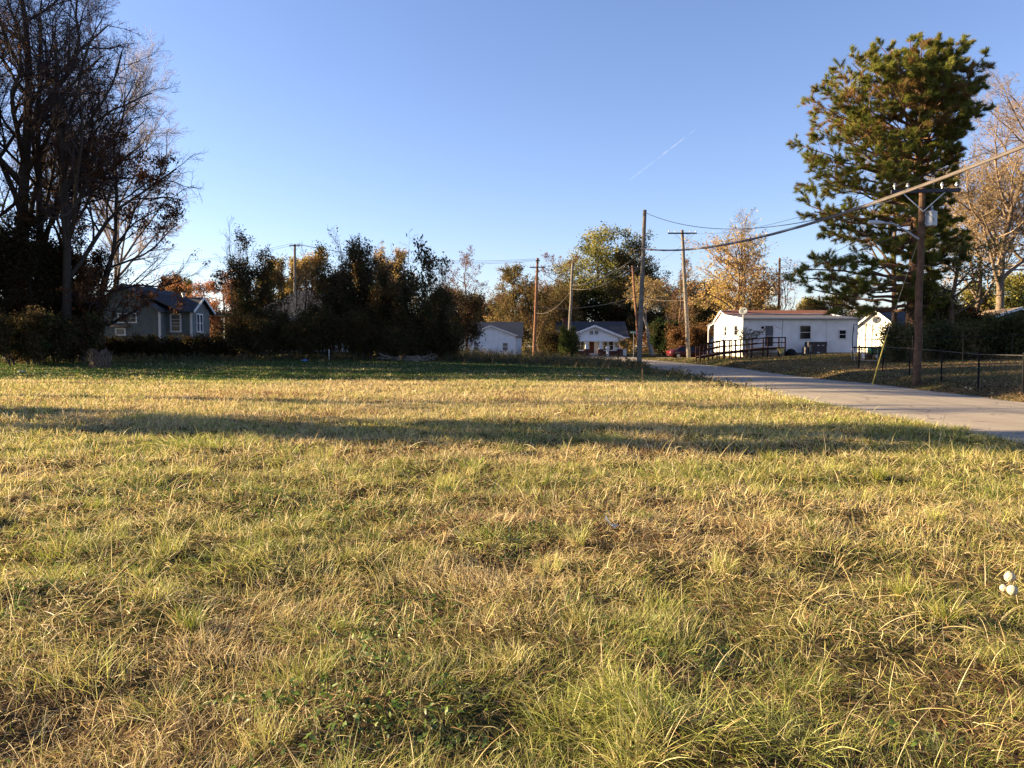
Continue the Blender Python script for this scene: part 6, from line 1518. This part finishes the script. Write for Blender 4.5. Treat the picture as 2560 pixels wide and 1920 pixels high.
def broadleaf():
    rng = np.random.default_rng(202); B = Batch()
    for d0, d1, dens in ((2.2, 5, 1100), (5, 9, 600), (9, 16, 170)):
        x, y = scatter(rng, d0, d1, dens, margin=1.5); k = edge_in(x, y) & ((fnoise(x, y, .8, 2) + rng.normal(0, .05, len(x)) > np.where(x < .5, .64, .70))); x, y = x[k], y[k]
        n = len(x); az = rng.uniform(0, 6.283, n); d = np.hypot(x, y)
        L = rng.uniform(.018, .048, n); W = np.maximum(L * rng.uniform(.35, .6, n), .0014 * d)
        c = pick(rng, [(.08, .14, .025), (.12, .19, .035), (.055, .10, .022), (.17, .23, .05)], n)
        V, F, C = blades(rng, x, y, zg(x, y) + rng.uniform(.01, .045, n), L, W, az, rng.uniform(.5, 1.1, n), rng.uniform(1.2, 2.0, n), 4, c)
        # leaf outline: narrow at both ends
        q = V.reshape(n, 4, 2, 3); mid = q.mean(2, keepdims=True); f = np.array([.25, 1.05, 1.1, .5])[None, :, None, None]
        B.add(((mid + (q - mid) * f).reshape(-1, 3), F, C))
    B.build('broadleaf_weeds', 'patches of low dark green broadleaf weeds in the foreground grass')
broadleaf()

def verge():
    rng = np.random.default_rng(203); B = Batch()
    for d0, d1, dens in ((14, 24, 620), (24, 36, 300), (36, 56, 140), (56, 96, 60)):
        m = int((d1 - d0) * 34 * dens); y = rng.uniform(d0, d1, m); x = eright(y) + rng.uniform(.05, 34, m) ** 1.0
        k = (x < .70 * y + 3) & (x > eright(y) + .1 + .35 * (fnoise(x, y, .9, 4) - .4)); x, y = x[k], y[k]
        n = len(x); d = np.hypot(x, y); g = rng.random(n) < np.clip(.30 + (fnoise(x, y, 3, 1) - .5) * 1.3 + np.interp(y, [40, 60], [0, .2]), .03, .8)
        c = np.where(g[:, None], pick(rng, [(.10, .12, .035), (.14, .15, .05), (.08, .10, .03)], n), pick(rng, [(.24, .16, .085), (.30, .21, .11), (.18, .115, .06), (.34, .25, .13)], n))
        B.add(blades(rng, x, y, zg(x, y) - .01, rng.uniform(.035, .085, n) * (1 + d / 80), np.maximum(.004, .0009 * d) * rng.uniform(.7, 1.4, n), rng.uniform(0, 6.283, n), rng.uniform(.2, 1.2, n), rng.uniform(.6, 2.0, n), 3, c))
    # far lawns around the crossing
    for (x0, x1, y0, y1, dens) in ((-45, 10, 64, 96, 22), (-45, 50, 117.5, 150, 9)):
        m = int((x1 - x0) * (y1 - y0) * dens); x = rng.uniform(x0, x1, m); y = rng.uniform(y0, y1, m); k = (y > 100) | (x < eleft(y) - .1); x, y = x[k], y[k]; n = len(x)
        c = np.where((rng.random(n) < .55)[:, None], pick(rng, [(.10, .12, .035), (.14, .15, .05)], n), pick(rng, [(.24, .16, .085), (.30, .21, .11)], n))
        B.add(blades(rng, x, y, zg(x, y) - .01, rng.uniform(.07, .16, n), rng.uniform(.05, .12, n), rng.uniform(0, 6.283, n), rng.uniform(.2, 1.2, n), rng.uniform(.6, 2.0, n), 3, c))
    B.build('verge_grass', 'short brown mown grass of the yards across the road')
verge()

def weeds():
    rng = np.random.default_rng(204); B = Batch()
    pals = [(.10, .085, .04), (.14, .105, .05), (.08, .09, .035), (.18, .13, .065), (.06, .07, .025)]
    def patch(m, cx_, cy_, sx, sy, h0, h1):
        x = rng.normal(cx_, sx, m); y = rng.normal(cy_, sy, m); k = (x < eleft(y) - .15); x, y = x[k], y[k]; n = len(x)
        c = pick(rng, pals, n); az = rng.uniform(0, 6.283, n); L = rng.uniform(h0, h1, n) * (.5 + fnoise(x, y, 2.2, 3))
        B.add(blades(rng, x, y, zg(x, y) - .02, L, rng.uniform(.03, .06, n), az, rng.uniform(0, .4, n), rng.uniform(.3, 1.5, n), 5, c))
        # side leaves
        i = rng.integers(0, n, n * 3); z = zg(x[i], y[i]) + rng.random(n * 3) * L[i] * .8
        B.add(blades(rng, x[i] + rng.normal(0, .06, n * 3), y[i] + rng.normal(0, .06, n * 3), z, rng.uniform(.1, .28, n * 3), rng.uniform(.03, .07, n * 3), rng.uniform(0, 6.283, n * 3), rng.uniform(.4, 1.2, n * 3), rng.uniform(1, 2.2, n * 3), 3, c[i]))
    patch(1500, 2.5, 64, 4.2, 3.2, .5, 1.15); patch(1100, 6.4, 60, 2.0, 4, .4, .9); patch(700, -4.5, 64, 2.2, 2.5, .5, 1.3)
    patch(350, 8.9, 55.4, .55, .8, .3, .8); patch(300, 8.4, 40, .6, 6, .2, .5)
    patch(1500, -12, 59.5, 10, 1.3, .35, .8); patch(700, -30, 55, 6, 2.0, .3, .7)
    B.build('roadside_weeds', 'rough brown weeds along the thicket and the road edge')
    # tall bleached stalks along the road edge and in the shaded band
    for (lab, sp) in (('bleached dry stalks standing by the road edge', [(px, py0, py1) for px, py0, py1 in ((1778, 962, 985), (1790, 955, 985), (1812, 958, 984), (1866, 957, 988), (1888, 957, 990), (1911, 962, 990), (1832, 968, 988), (1925, 968, 992))]),):
        b2 = Batch()
        for (px, py0, py1) in sp:
            d = CAM_Z * FPX / (py1 - HOR); x = np.array([X_(px, d)] * 2) + rng.normal(0, .03, 2); y = np.array([d, d]); H = (py1 - py0) / FPX * d
            b2.add(blades(rng, x, y, zg(x, y) - .02, np.array([H, H * .7]), np.full(2, .028), rng.uniform(0, 6, 2), np.array([.02, .1]), np.array([.15, .3]), 5, pick(rng, STRAW[:2], 2)))
        b2.build('dry_stalks', lab)
weeds()

def leaf_litter():
    rng = np.random.default_rng(205); V, F, C, off = [], [], [], 0
    m = 5200; y = rng.uniform(20, 75, m); x = eright(y) + rng.uniform(.3, 26, m); k = x < .7 * y + 2
    x, y = x[k], y[k]; m2 = 2600; y = np.concatenate([y, rng.uniform(38, 62, m2)]); x = np.concatenate([x, rng.uniform(-40, 6, m2)]); n = len(x)
    a = norm(np.stack([rng.normal(size=n), rng.normal(size=n), rng.normal(0, .4, n)], -1)); b = norm(np.stack([-a[:, 1], a[:, 0], rng.normal(0, .4, n)], -1))
    s = rng.uniform(.05, .13, (n, 1)); c = np.stack([x, y, zg(x, y) + .05], -1)
    V = np.stack([c - a * s * .5, c + b * s * .35, c + a * s * .5, c - b * s * .35], 1).reshape(-1, 3)
    o = link('fallen_leaves', fast_mesh('fallen_leaves', V, [np.arange(n * 4).reshape(n, 4)], [M['leaf']], None, np.repeat(pick(rng, BROWN + ORANGE + STRAW[:2], n), 4, 0)))
    tag(o, 'scattered fallen leaves on the shaded lawns', 'leaves', kind='stuff')
leaf_litter()
